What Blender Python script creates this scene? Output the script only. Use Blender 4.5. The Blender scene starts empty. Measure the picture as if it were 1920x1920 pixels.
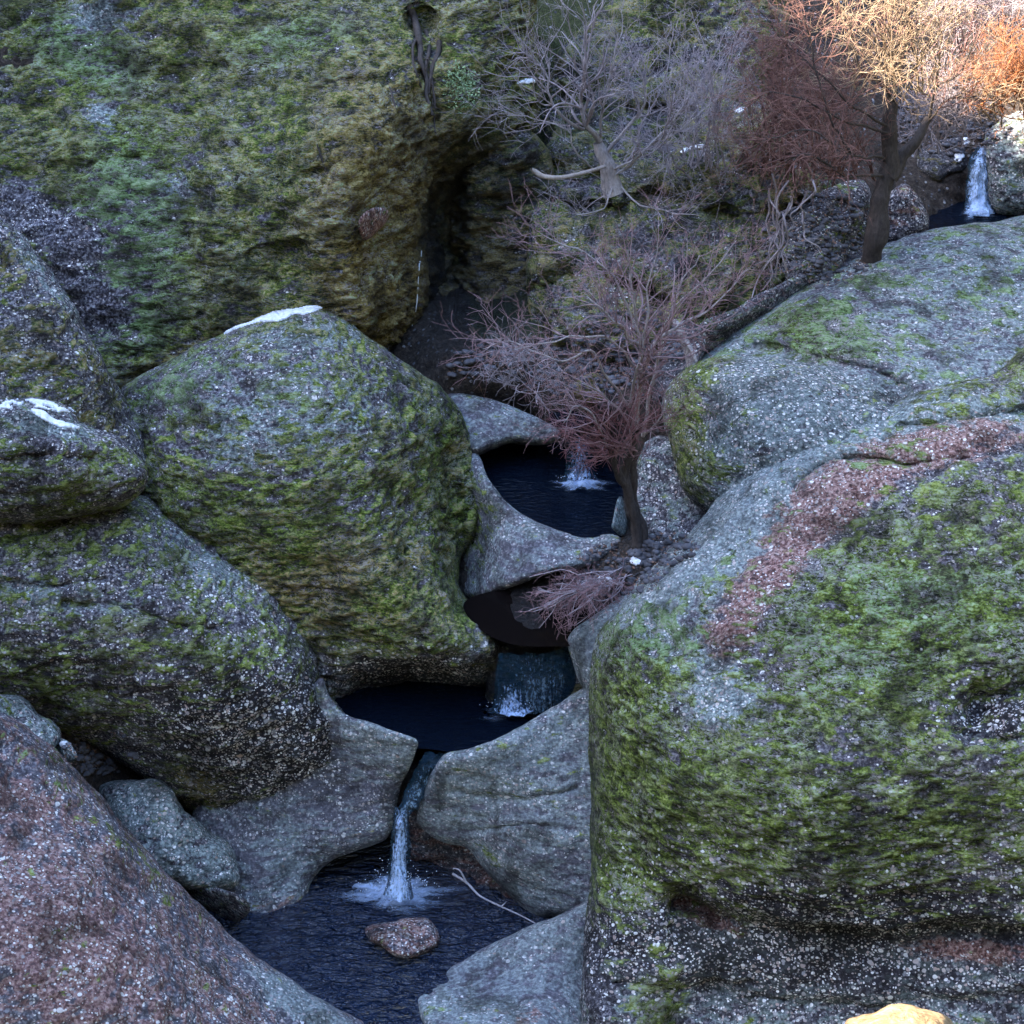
import bpy, math, random
import numpy as np
from mathutils import Vector

# ------------------------------------------------------------------ camera, sky, sun, exposure
scene = bpy.context.scene
H = 10.0
PITCH = math.radians(30.0)
FPX = 4000.0
cam_data = bpy.data.cameras.new("camera")
cam = bpy.data.objects.new("camera", cam_data)
scene.collection.objects.link(cam)
cam.location = (0, 0, H)
cam.rotation_euler = (math.radians(90) - PITCH, 0, 0)
cam_data.sensor_width = 36.0
cam_data.lens = FPX / 1920.0 * 36.0
cam_data.clip_start = 0.1
cam_data.clip_end = 2000
scene.camera = cam

SUN_EL = math.atan(0.8)
world = bpy.data.worlds.new("World")
scene.world = world
world.use_nodes = True
wn = world.node_tree
bg = wn.nodes["Background"]
sky = wn.nodes.new("ShaderNodeTexSky")
sky.sky_type = 'NISHITA'
sky.sun_disc = False
sky.sun_elevation = SUN_EL
sky.sun_rotation = math.radians(-90)
sky.air_density = 1.0
sky.dust_density = 1.0
sky.ozone_density = 1.3
bg.inputs["Strength"].default_value = 0.15
wn.links.new(sky.outputs[0], bg.inputs[0])

sd = bpy.data.lights.new("sun", 'SUN')
sd.energy = 4.5
sd.angle = math.radians(0.5)
sd.color = (1.0, 0.84, 0.66)
sun = bpy.data.objects.new("sun", sd)
scene.collection.objects.link(sun)
sdir = Vector((math.cos(SUN_EL), 0.0, -math.sin(SUN_EL)))      # light travels towards +x and down
sun.rotation_euler = sdir.to_track_quat('-Z', 'Y').to_euler()

scene.view_settings.view_transform = 'Standard'
scene.view_settings.look = 'None'
scene.view_settings.gamma = 1.0
scene.view_settings.exposure = 3.45
scene.render.engine = 'CYCLES'
scene.cycles.max_bounces = 6
scene.cycles.transparent_max_bounces = 12

# ------------------------------------------------------------------ helpers
rng = np.random.default_rng(7)
CT, ST = math.cos(PITCH), math.sin(PITCH)

def d_of(px, py, key, val):
    """distance along the optical axis of the point seen at px, py with world y or z given"""
    v = -(py - 960.0) / FPX
    if key == 'z':
        return (val - H) / (v * CT - ST)
    return val / (v * ST + CT)

def to_world(px, py, d):
    u = (np.asarray(px, float) - 960.0) / FPX
    v = -(np.asarray(py, float) - 960.0) / FPX
    d = np.asarray(d, float)
    return np.stack([d * u, d * (v * ST + CT), H + d * (v * CT - ST)], -1)

def at(px, py, key, val):
    return to_world(px, py, d_of(px, py, key, val))

def _hash(ix, iy, iz, seed):
    h = (ix * 374761393 + iy * 668265263 + iz * 2147483647 + seed * 144269504) & 0xffffffff
    h = ((h ^ (h >> 13)) * 1274126177) & 0xffffffff
    h = ((h ^ (h >> 16)) * 2246822519) & 0xffffffff
    return ((h ^ (h >> 15)) & 0xffff) / 65535.0

def vnoise(p, scale, seed=0):
    q = p * np.asarray(scale, float)
    i = np.floor(q).astype(np.int64)
    f = q - i
    f = f * f * (3 - 2 * f)
    out = 0
    for dx in (0, 1):
        wx = f[..., 0] if dx else 1 - f[..., 0]
        for dy in (0, 1):
            wy = f[..., 1] if dy else 1 - f[..., 1]
            for dz in (0, 1):
                wz = f[..., 2] if dz else 1 - f[..., 2]
                out = out + wx * wy * wz * _hash(i[..., 0] + dx, i[..., 1] + dy, i[..., 2] + dz, seed)
    return out - 0.5

def fbm(p, scale, octs=3, seed=0, gain=0.5):
    s = np.asarray(scale, float); a = 1.0; o = 0
    for k in range(octs):
        o = o + a * vnoise(p + k * 3.17, s, seed + k * 17)
        s = s * 2.03; a *= gain
    return o

def tps(ctrl):
    """thin plate spline through control points (px, py, key, val) -> function giving d"""
    P = np.array([(c[0], c[1]) for c in ctrl], float) / 500.0
    Z = np.array([d_of(*c) for c in ctrl], float)
    n = len(P)
    r = np.linalg.norm(P[:, None] - P[None], axis=-1)
    K = r * r * np.log(r + 1e-9) + np.eye(n) * 0.002
    A = np.zeros((n + 3, n + 3))
    A[:n, :n] = K; A[:n, n] = 1; A[:n, n + 1:] = P; A[n, :n] = 1; A[n + 1:, :n] = P.T
    w = np.linalg.lstsq(A, np.concatenate([Z, [0, 0, 0]]), rcond=None)[0]
    def f(px, py):
        x = np.asarray(px, float) / 500.0; y = np.asarray(py, float) / 500.0
        o = w[n] + w[n + 1] * x + w[n + 2] * y
        for k in range(n):
            rr = (x - P[k, 0]) ** 2 + (y - P[k, 1]) ** 2
            o = o + w[k] * 0.5 * rr * np.log(rr + 1e-18)
        return o
    return f

def smooth_closed(pts, m=8, jit=0.0, seed=0):
    P = np.array(pts, float); n = len(P); out = []
    for i in range(n):
        p0, p1, p2, p3 = P[i - 1], P[i], P[(i + 1) % n], P[(i + 2) % n]
        for k in range(m):
            t = k / m
            out.append(0.5 * ((2 * p1) + (-p0 + p2) * t + (2 * p0 - 5 * p1 + 4 * p2 - p3) * t * t + (-p0 + 3 * p1 - 3 * p2 + p3) * t ** 3))
    out = np.array(out)
    if jit:
        q = np.concatenate([out / 100.0, np.zeros((len(out), 1))], 1)
        out = out + jit * 2.6 * np.stack([fbm(q, (2.2,) * 3, 4, seed), fbm(q, (2.2,) * 3, 3, seed + 50)], -1)
    return out

def smooth_open(P, m=6):
    P = np.array(P, float)
    Q = np.concatenate([[2 * P[0] - P[1]], P, [2 * P[-1] - P[-2]]]); out = []
    for i in range(1, len(Q) - 2):
        p0, p1, p2, p3 = Q[i - 1], Q[i], Q[i + 1], Q[i + 2]
        for k in range(m):
            t = k / m
            out.append(0.5 * ((2 * p1) + (-p0 + p2) * t + (2 * p0 - 5 * p1 + 4 * p2 - p3) * t * t + (-p0 + 3 * p1 - 3 * p2 + p3) * t ** 3))
    out.append(P[-1])
    return np.array(out)

def seg_dist(X, Y, poly, closed=True):
    """distance of points to a polyline, nearest point on it"""
    best = np.full(X.shape, 1e18); nx = np.zeros(X.shape); ny = np.zeros(X.shape)
    n = len(poly)
    for i in range(n if closed else n - 1):
        a = poly[i]; b = poly[(i + 1) % n]; e = b - a
        L = e @ e + 1e-12
        t = np.clip(((X - a[0]) * e[0] + (Y - a[1]) * e[1]) / L, 0, 1)
        qx = a[0] + t * e[0]; qy = a[1] + t * e[1]
        dd = (X - qx) ** 2 + (Y - qy) ** 2
        m = dd < best
        best = np.where(m, dd, best); nx = np.where(m, qx, nx); ny = np.where(m, qy, ny)
    return np.sqrt(best), nx, ny

def inside(X, Y, poly):
    c = np.zeros(X.shape, bool); n = len(poly)
    for i in range(n):
        x1, y1 = poly[i]; x2, y2 = poly[(i + 1) % n]
        if y1 == y2: continue
        m = ((y1 > Y) != (y2 > Y)) & (X < (x2 - x1) * (Y - y1) / (y2 - y1) + x1)
        c ^= m
    return c

def mesh_obj(name, verts, quads=None, tris=None, mat=None, parent=None, attrs=None, smooth=True, base=None):
    """links ONE mesh object; the origin is set to its base"""
    verts = np.asarray(verts, float)
    if base is None:
        base = np.array([0.5 * (verts[:, 0].min() + verts[:, 0].max()), 0.5 * (verts[:, 1].min() + verts[:, 1].max()), verts[:, 2].min()])
    base = np.asarray(base, float)
    me = bpy.data.meshes.new(name)
    nq = 0 if quads is None else len(quads); nt = 0 if tris is None else len(tris)
    loops = []
    if nq: loops.append(np.asarray(quads, np.int32).ravel())
    if nt: loops.append(np.asarray(tris, np.int32).ravel())
    loops = np.concatenate(loops)
    me.vertices.add(len(verts)); me.vertices.foreach_set("co", (verts - base).astype(np.float32).ravel())
    me.loops.add(len(loops)); me.loops.foreach_set("vertex_index", loops)
    me.polygons.add(nq + nt)
    me.polygons.foreach_set("loop_start", np.concatenate([np.arange(nq) * 4, nq * 4 + np.arange(nt) * 3]).astype(np.int32))
    me.polygons.foreach_set("use_smooth", np.full(nq + nt, smooth))
    me.update(calc_edges=True); me.validate()
    if attrs:
        for k, v in attrs.items():
            a = me.attributes.new(k, 'FLOAT', 'POINT')
            a.data.foreach_set("value", np.asarray(v, np.float32))
    o = bpy.data.objects.new(name, me)
    o.location = base
    if parent is not None:
        o.parent = parent; o.matrix_parent_inverse = parent.matrix_world.inverted() if False else o.matrix_parent_inverse
        o.location = Vector(base) - parent.location
    scene.collection.objects.link(o)
    if mat: me.materials.append(mat)
    return o

def tag(o, label=None, cat=None, group=None, kind=None):
    if label: o["label"] = label
    if cat: o["category"] = cat
    if group: o["group"] = group
    if kind: o["kind"] = kind
    return o

def empty(name, loc):
    o = bpy.data.objects.new(name, None); o.location = loc
    o.empty_display_size = 0.1
    scene.collection.objects.link(o)
    return o

# ------------------------------------------------------------------ node helpers / materials
class NT:
    def __init__(s, name):
        s.m = bpy.data.materials.new(name); s.m.use_nodes = True
        s.t = s.m.node_tree; s.t.nodes.clear()
        s.out = s.t.nodes.new("ShaderNodeOutputMaterial")
    def n(s, typ, **kw):
        nd = s.t.nodes.new(typ)
        for k, v in kw.items(): setattr(nd, k, v)
        return nd
    def l(s, a, b): s.t.links.new(a, b)
    def setin(s, sock, v):
        if hasattr(v, "is_linked") or isinstance(v, bpy.types.NodeSocket): s.l(v, sock)
        else: sock.default_value = v
    def math(s, op, a, b=0.0, c=None, clamp=False):
        nd = s.n("ShaderNodeMath", operation=op); nd.use_clamp = clamp
        s.setin(nd.inputs[0], a); s.setin(nd.inputs[1], b)
        if c is not None: s.setin(nd.inputs[2], c)
        return nd.outputs[0]
    def sstep(s, v, lo, hi, a=0.0, b=1.0):
        nd = s.n("ShaderNodeMapRange", interpolation_type='SMOOTHSTEP')
        s.setin(nd.inputs[0], v); nd.inputs[1].default_value = lo; nd.inputs[2].default_value = hi
        nd.inputs[3].default_value = a; nd.inputs[4].default_value = b
        return nd.outputs[0]
    def mix(s, f, a, b):
        nd = s.n("ShaderNodeMix", data_type='RGBA')
        s.setin(nd.inputs[0], f); s.setin(nd.inputs[6], a if not isinstance(a, tuple) else (*a, 1)); s.setin(nd.inputs[7], b if not isinstance(b, tuple) else (*b, 1))
        return nd.outputs[2]
    def ramp(s, f, stops):
        nd = s.n("ShaderNodeValToRGB"); cr = nd.color_ramp
        while len(cr.elements) < len(stops): cr.elements.new(0.5)
        for e, (p, c) in zip(cr.elements, stops): e.position = p; e.color = (*c, 1)
        s.l(f, nd.inputs[0]); return nd.outputs[0]
    def noise(s, vec, scale, detail=4, rough=0.55, dist=0.0):
        nd = s.n("ShaderNodeTexNoise"); s.l(vec, nd.inputs["Vector"])
        nd.inputs["Scale"].default_value = scale; nd.inputs["Detail"].default_value = detail
        nd.inputs["Roughness"].default_value = rough; nd.inputs["Distortion"].default_value = dist
        return nd.outputs[0]
    def pos(s): return s.n("ShaderNodeNewGeometry").outputs["Position"]
    def scaled(s, vec, sc, rot=(0, 0, 0)):
        nd = s.n("ShaderNodeMapping"); nd.inputs["Scale"].default_value = sc; nd.inputs["Rotation"].default_value = rot
        s.l(vec, nd.inputs[0]); return nd.outputs[0]
    def attr(s, name):
        nd = s.n("ShaderNodeAttribute"); nd.attribute_name = name
        return nd.outputs["Fac"]
    def bump(s, h, strength, dist, normal=None):
        nd = s.n("ShaderNodeBump"); nd.inputs["Strength"].default_value = strength; nd.inputs["Distance"].default_value = dist
        s.l(h, nd.inputs["Height"])
        if normal is not None: s.l(normal, nd.inputs["Normal"])
        return nd.outputs[0]
    def bsdf(s, color, rough=0.9, normal=None, spec=0.3, **kw):
        b = s.n("ShaderNodeBsdfPrincipled")
        s.setin(b.inputs["Base Color"], color if not isinstance(color, tuple) else (*color, 1))
        s.setin(b.inputs["Roughness"], rough)
        s.setin(b.inputs["Specular IOR Level"], spec)
        if normal is not None: s.l(normal, b.inputs["Normal"])
        return b.outputs[0]
    def done(s, sh): s.l(sh, s.out.inputs[0]); return s.m

def rock_material():
    s = NT("mossy_conglomerate")
    p = s.pos()
    warp = s.n("ShaderNodeTexNoise"); s.l(p, warp.inputs["Vector"]); warp.inputs["Scale"].default_value = 7
    warp.inputs["Detail"].default_value = 3
    va = s.n("ShaderNodeVectorMath", operation='MULTIPLY_ADD')
    s.l(warp.outputs[1], va.inputs[0]); va.inputs[1].default_value = (0.05, 0.05, 0.05); s.l(p, va.inputs[2])
    pw = va.outputs[0]
    pst = s.scaled(pw, (0.7, 0.9, 2.6), (0.0, math.radians(-14), 0))
    big = s.noise(p, 1.3, 4, 0.6)
    streak = s.noise(pst, 9, 8, 0.72)
    fine = s.noise(pst, 38, 5, 0.7)
    mid = s.noise(pst, 2.6, 5, 0.65)
    iso = s.noise(p, 42, 3, 0.62)
    grain = s.noise(p, 150, 2, 0.7)
    tuft = s.attr('tuft')
    def boost(n, k): return s.math('ADD', s.math('MULTIPLY', s.math('SUBTRACT', n, 0.5), k), 0.5)
    tf = s.math('ADD', s.math('MULTIPLY', tuft, 0.13), boost(s.math('ADD', s.math('MULTIPLY', fine, 0.65), s.math('MULTIPLY', s.noise(p, 70, 3, 0.6), 0.35)), 1.25))
    moss, red, pale, wet_shade, clast, gold, mint = [s.attr(k) for k in ("moss", "red", "pale", "wet_shade", "clast", "gold", "mint")]
    def ragged(a, w_streak=0.9, w_big=0.5, nz=streak, lo=0.40, hi=0.60):
        v = s.math('ADD', a, s.math('MULTIPLY', s.math('SUBTRACT', nz, 0.5), w_streak * 2.2))
        v = s.math('ADD', v, s.math('MULTIPLY', s.math('SUBTRACT', mid, 0.5), w_big * 2.2))
        v = s.math('ADD', v, s.math('MULTIPLY', tuft, 0.22))
        return s.sstep(v, lo, hi)
    # bare rock: grey matrix with dark pits
    rock = s.ramp(iso, [(0.38, (0.010, 0.009, 0.014)), (0.47, (0.06, 0.055, 0.078)), (0.54, (0.19, 0.182, 0.222)), (0.66, (0.52, 0.51, 0.54))])
    rock = s.mix(s.sstep(streak, 0.42, 0.6), s.mix(0.55, rock, (0.07, 0.065, 0.075)), rock)
    # pale crust of lichen
    pm = ragged(pale, 1.1, 0.4, streak)
    palec = s.ramp(s.math('ADD', s.math('MULTIPLY', iso, 0.6), s.math('MULTIPLY', fine, 0.4)), [(0.36, (0.05, 0.06, 0.065)), (0.49, (0.21, 0.265, 0.27)), (0.62, (0.50, 0.60, 0.58))])
    rock = s.mix(s.math('MULTIPLY', pm, 0.85), rock, palec)
    # iron-red rock
    rm = ragged(red, 0.8, 0.3, streak)
    redc = s.ramp(iso, [(0.36, (0.06, 0.028, 0.026)), (0.49, (0.25, 0.115, 0.10)), (0.62, (0.55, 0.36, 0.32))])
    rock = s.mix(s.math('MULTIPLY', rm, 0.85), rock, redc)
    # pebbles set in the matrix
    pe = s.scaled(pw, (1, 1, 1.25))
    def pebbles(scale, thr, r):
        v = s.n("ShaderNodeTexVoronoi"); s.l(pe, v.inputs["Vector"]); v.inputs["Scale"].default_value = scale
        sep = s.n("ShaderNodeSeparateColor"); s.l(v.outputs["Color"], sep.inputs[0])
        has = s.math('GREATER_THAN', s.math('ADD', s.math('ADD', sep.outputs[0], s.math('MULTIPLY', clast, 0.45)), s.math('SUBTRACT', s.math('MULTIPLY', s.math('SUBTRACT', mid, 0.5), 1.7), s.math('MULTIPLY', s.attr('smooth'), 0.12))), thr)
        rad = s.math('MULTIPLY_ADD', sep.outputs[1], r * 0.7, r * 0.5)
        disc = s.sstep(s.math('SUBTRACT', rad, v.outputs["Distance"]), -0.04, 0.06)
        col = s.ramp(sep.outputs[2], [(0.0, (0.20, 0.20, 0.23)), (0.3, (0.42, 0.41, 0.43)), (0.5, (0.52, 0.40, 0.36)), (0.68, (0.88, 0.87, 0.87))])
        return s.math('MULTIPLY', disc, has), col
    m1, c1 = pebbles(19, 1.06, 0.30)
    m2, c2 = pebbles(33, 0.86, 0.40)
    m3, c3 = pebbles(58, 0.80, 0.44)
    rock = s.mix(s.math('MULTIPLY', s.sstep(clast, 0.35, 1.0), 0.88), rock, (0.016, 0.014, 0.019))
    rock = s.mix(m3, rock, c3)
    rock = s.mix(m2, rock, c2)
    rock = s.mix(m1, rock, c1)
    smo = s.math('MULTIPLY', s.attr('smooth'), s.sstep(mid, 0.30, 0.62, 1.0, 0.55))
    calm = s.mix(s.sstep(mid, 0.35, 0.65), (0.175, 0.175, 0.225), (0.29, 0.305, 0.34))
    calm = s.mix(s.math('MULTIPLY', rm, 0.5), calm, (0.24, 0.14, 0.13))
    rock = s.mix(s.math('MULTIPLY', smo, 0.72), rock, calm)
    # moss
    mv = ragged(moss, 1.35, 0.65, streak, 0.38, 0.64)
    hue = s.noise(p, 3.2, 4, 0.6)
    # moss is rubbed off the pebbles that stick out
    keep = s.math('SUBTRACT', 1.0, s.math('MULTIPLY', s.math('MAXIMUM', s.math('MULTIPLY', m1, 0.85), s.math('MULTIPLY', m2, 0.8)), s.sstep(clast, 0.1, 0.7)))
    mv = s.math('MULTIPLY', mv, keep)
    mc = s.ramp(tf, [(0.32, (0.006, 0.007, 0.002)), (0.43, (0.034, 0.046, 0.008)), (0.54, (0.115, 0.165, 0.020)), (0.68, (0.32, 0.38, 0.11))])
    gc = s.ramp(tf, [(0.28, (0.014, 0.008, 0.003)), (0.42, (0.085, 0.060, 0.014)), (0.54, (0.22, 0.165, 0.045)), (0.70, (0.42, 0.33, 0.17))])
    ic = s.ramp(tf, [(0.28, (0.012, 0.022, 0.008)), (0.44, (0.07, 0.12, 0.04)), (0.58, (0.17, 0.27, 0.11)), (0.74, (0.34, 0.45, 0.27))])
    mc = s.mix(s.sstep(hue, 0.50, 0.66, 0.0, 0.38), mc, s.ramp(tf, [(0.34, (0.012, 0.010, 0.010)), (0.50, (0.085, 0.078, 0.070)), (0.66, (0.30, 0.28, 0.27))]))
    mc = s.mix(s.math('MULTIPLY', ragged(gold, 1.0, 0.5, fine), 0.9), mc, gc)
    mc = s.mix(s.math('MULTIPLY', ragged(mint, 1.0, 0.5, fine), 0.9), mc, ic)
    col = s.mix(mv, rock, mc)
    # thin dead lines between the moss strands show purple-brown litter
    litter = s.sstep(s.noise(pst, 21, 6, 0.8), 0.54, 0.64)
    col = s.mix(s.math('MULTIPLY', s.math('MULTIPLY', litter, 0.7), s.sstep(moss, 0.2, 0.7)), col, (0.26, 0.205, 0.22))
    # pale curling strands of dead moss and stem lying along the slope
    def strands(rot, sc, seed_off):
        pv = s.scaled(pw, (0.8, 1.0, 3.0), (0.0, math.radians(rot), 0))
        nz = s.noise(pv, sc, 3, 0.55, 0.4)
        return s.sstep(s.math('ABSOLUTE', s.math('SUBTRACT', nz, seed_off)), 0.026, 0.004)
    sd_ = s.math('MAXIMUM', strands(-16, 10, 0.5), strands(-6, 15, 0.56))
    sd_ = s.math('MULTIPLY', sd_, s.math('MULTIPLY', s.sstep(mid, 0.40, 0.60), s.sstep(moss, 0.15, 0.6)))
    col = s.mix(s.math('MULTIPLY', sd_, 0.75), col, s.ramp(big, [(0.35, (0.30, 0.25, 0.27)), (0.6, (0.34, 0.36, 0.33))]))
    # broad weathering: damp, algae-darkened tongues and washed-out areas
    st1 = s.noise(s.scaled(pw, (1.6, 1.6, 0.7)), 1.7, 6, 0.66, 0.3)
    st2 = s.noise(s.scaled(pw, (3.0, 3.0, 0.55)), 2.6, 5, 0.6)
    dk = s.math('MAXIMUM', s.sstep(st1, 0.50, 0.62), s.math('MULTIPLY', s.sstep(st2, 0.56, 0.66), 0.7))
    mul = s.n("ShaderNodeMix", data_type='RGBA', blend_type='MULTIPLY'); mul.inputs[0].default_value = 1.0
    s.l(col, mul.inputs[6]); s.l(s.mix(dk, (1.18, 1.18, 1.18), (0.50, 0.49, 0.47)), mul.inputs[7]); col = mul.outputs[2]
    col = s.mix(s.math('MULTIPLY', wet_shade, 0.75), col, (0.012, 0.014, 0.018))
    rough = s.math('SUBTRACT', 0.92, s.math('MULTIPLY', wet_shade, 0.62))
    h = s.math('ADD', s.math('MULTIPLY', fine, 1.0), s.math('MULTIPLY', iso, 0.5))
    h = s.math('ADD', h, s.math('MULTIPLY', s.math('MAXIMUM', m1, s.math('MULTIPLY', m2, 0.6)), 0.25))
    h = s.math('MULTIPLY', h, s.math('SUBTRACT', 1.0, s.math('MULTIPLY', s.attr('smooth'), 0.55)))
    nrm = s.bump(h, 1.0, 0.045)
    nrm = s.bump(streak, 0.8, 0.09, nrm)
    return s.done(s.bsdf(col, rough, nrm, 0.25))

ROCK = rock_material()

def soil_material():
    s = NT("ravine_soil")
    p = s.pos()
    iso = s.noise(p, 30, 6, 0.75); big = s.noise(p, 2.2, 5, 0.6); fine = s.noise(s.scaled(p, (1, 1, 2)), 70, 3, 0.7)
    col = s.ramp(iso, [(0.3, (0.008, 0.007, 0.007)), (0.5, (0.045, 0.034, 0.028)), (0.68, (0.12, 0.095, 0.08))])
    moss = s.attr("moss")
    mv = s.sstep(s.math('ADD', moss, s.math('MULTIPLY', s.math('SUBTRACT', big, 0.5), 1.6)), 0.42, 0.62)
    mc = s.ramp(fine, [(0.3, (0.012, 0.015, 0.006)), (0.5, (0.045, 0.055, 0.02)), (0.7, (0.13, 0.15, 0.06))])
    col = s.mix(mv, col, mc)
    v = s.n("ShaderNodeTexVoronoi"); s.l(p, v.inputs["Vector"]); v.inputs["Scale"].default_value = 26
    sep = s.n("ShaderNodeSeparateColor"); s.l(v.outputs["Color"], sep.inputs[0])
    st = s.math('MULTIPLY', s.sstep(v.outputs["Distance"], 0.40, 0.28), s.math('GREATER_THAN', sep.outputs[0], 0.72))
    stc = s.ramp(sep.outputs[1], [(0, (0.07, 0.075, 0.095)), (0.7, (0.16, 0.17, 0.20)), (1, (0.5, 0.5, 0.52))])
    col = s.mix(s.math('MULTIPLY', st, s.attr("clast")), col, stc)
    col = s.mix(s.math('MULTIPLY', s.attr("wet_shade"), 0.8), col, (0.008, 0.010, 0.014))
    rough = s.math('SUBTRACT', 0.95, s.math('MULTIPLY', s.attr("wet_shade"), 0.7))
    nrm = s.bump(s.math('ADD', iso, s.math('MULTIPLY', st, 0.3)), 1.0, 0.06)
    return s.done(s.bsdf(col, rough, nrm, 0.3))

SOIL = soil_material()

def water_material():
    s = NT("dark_pool_water")
    p = s.pos()
    r1 = s.noise(s.scaled(p, (1.0, 2.4, 1), (0, 0, math.radians(8))), 6.5, 3, 0.5, 0.8)
    r2 = s.noise(s.scaled(p, (1.0, 2.2, 1)), 28, 2, 0.5, 0.3)
    nrm = s.bump(s.math('ADD', s.math('MULTIPLY', r1, 1.0), s.math('MULTIPLY', r2, 0.25)), 1.0, 0.14)
    return s.done(s.bsdf((0.003, 0.010, 0.030), 0.05, nrm, 0.5))
WATER = water_material()

def still_material():
    s = NT("still_dark_water")
    p = s.pos()
    nrm = s.bump(s.noise(s.scaled(p, (1, 2.4, 1)), 12, 2, 0.5, 0.3), 0.6, 0.02)
    return s.done(s.bsdf((0.002, 0.004, 0.009), 0.06, nrm, 0.08))
STILL = still_material()
MUDDY = NT('muddy_water'); MUDDY = MUDDY.done(MUDDY.bsdf((0.004, 0.003, 0.003), 0.12, None, 0.05))

def fall_material(name, lo, hi, col=(0.45, 0.62, 0.93), sx=60, sz=7):
    s = NT(name)
    p = s.pos()
    st = s.noise(s.scaled(p, (sx, sx, sz)), 1.0, 5, 0.65, 0.3)
    pt = s.noise(p, 45, 4, 0.7)
    v = s.math('ADD', s.math('MULTIPLY', st, 0.75), s.math('MULTIPLY', pt, 0.55))
    v = s.math('ADD', v, s.math('SUBTRACT', s.attr("foam"), 0.5))
    a = s.sstep(v, lo, hi)
    b = s.bsdf(col, 0.35, s.bump(v, 0.8, 0.03), 0.5)
    dark = s.bsdf((0.008, 0.030, 0.055), 0.12, s.bump(st, 1.0, 0.04), 0.35)
    tr = s.n("ShaderNodeBsdfTransparent").outputs[0]
    thin = s.n("ShaderNodeMixShader"); thin.inputs[0].default_value = 0.8; s.l(tr, thin.inputs[1]); s.l(dark, thin.inputs[2])
    mx = s.n("ShaderNodeMixShader"); s.l(a, mx.inputs[0]); s.l(thin.outputs[0], mx.inputs[1]); s.l(b, mx.inputs[2])
    return s.done(mx.outputs[0])
FALL = fall_material("falling_water", 0.56, 0.86)

def foam_material():
    s = NT("foam")
    p = s.pos()
    n1 = s.noise(s.scaled(p, (0.8, 2.6, 1)), 20, 6, 0.78, 0.6)
    v = s.math('ADD', n1, s.math('SUBTRACT', s.attr("foam"), 0.5))
    a = s.sstep(v, 0.34, 1.25)
    b = s.bsdf((0.50, 0.66, 0.95), 0.5, s.bump(n1, 1.0, 0.04), 0.4)
    tr = s.n("ShaderNodeBsdfTransparent").outputs[0]
    mx = s.n("ShaderNodeMixShader"); s.l(a, mx.inputs[0]); s.l(tr, mx.inputs[1]); s.l(b, mx.inputs[2])
    return s.done(mx.outputs[0])
FOAM = foam_material()

def snow_material():
    s = NT("old_snow")
    p = s.pos()
    n = s.noise(p, 40, 4, 0.6)
    return s.done(s.bsdf(s.ramp(n, [(0.3, (0.45, 0.48, 0.54)), (0.6, (0.72, 0.75, 0.80))]), 0.6, s.bump(n, 0.6, 0.02), 0.3))
SNOW = snow_material()

def bark_material(name, dark, light, scale=60):
    s = NT(name)
    p = s.pos()
    n = s.noise(s.scaled(p, (1, 1, 0.35)), scale, 4, 0.7)
    b = s.noise(p, 5, 3, 0.6)
    col = s.ramp(s.math('ADD', s.math('MULTIPLY', n, 0.6), s.math('MULTIPLY', b, 0.4)), [(0.32, dark), (0.66, light)])
    return s.done(s.bsdf(col, 0.85, s.bump(n, 0.9, 0.02), 0.25))
BARK_DARK = bark_material("dark_bark", (0.020, 0.016, 0.015), (0.085, 0.07, 0.065))
BARK_GREY = bark_material("grey_bark", (0.15, 0.13, 0.135), (0.48, 0.44, 0.44))
TWIG_PINK = bark_material("pink_twigs", (0.12, 0.065, 0.072), (0.34, 0.215, 0.23), 12)
TWIG_LILAC = bark_material("lilac_twigs", (0.13, 0.085, 0.095), (0.38, 0.28, 0.30), 12)
TWIG_GREY = bark_material("grey_twigs", (0.13, 0.11, 0.125), (0.42, 0.37, 0.40), 12)
TWIG_RED = bark_material("rust_twigs", (0.075, 0.034, 0.030), (0.22, 0.12, 0.105), 12)
TWIG_RUST = bark_material("russet_twigs", (0.10, 0.05, 0.042), (0.27, 0.155, 0.13), 12)
TWIG_ORANGE = bark_material("orange_twigs", (0.20, 0.065, 0.025), (0.42, 0.19, 0.09), 12)
TWIG_STRAW = bark_material("straw_twigs", (0.16, 0.105, 0.065), (0.42, 0.33, 0.23), 12)
LEAF_MINT = bark_material("mint_leaves", (0.14, 0.22, 0.10), (0.38, 0.52, 0.30), 30)

# ------------------------------------------------------------------ relief solids (boulders, rock faces)
CH = ("moss", "red", "pale", "wet_shade", "clast", "gold", "mint", "smooth")

def line_y(poly, X):
    P = np.array(poly, float); o = np.argsort(P[:, 0])
    return np.interp(X, P[o, 0], P[o, 1])

def paint(X, Y, base, paints):
    A = {k: np.full(X.shape, base.get(k, 0.0)) for k in CH}
    for (k, cx, cy, rx, ry, ang, val) in paints:
        a = math.radians(ang); dx = X - cx; dy = Y - cy
        u = (dx * math.cos(a) + dy * math.sin(a)) / rx; v = (-dx * math.sin(a) + dy * math.cos(a)) / ry
        A[k] = A[k] + val * np.exp(-(u * u + v * v) ** 1.05)
    return A

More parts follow.
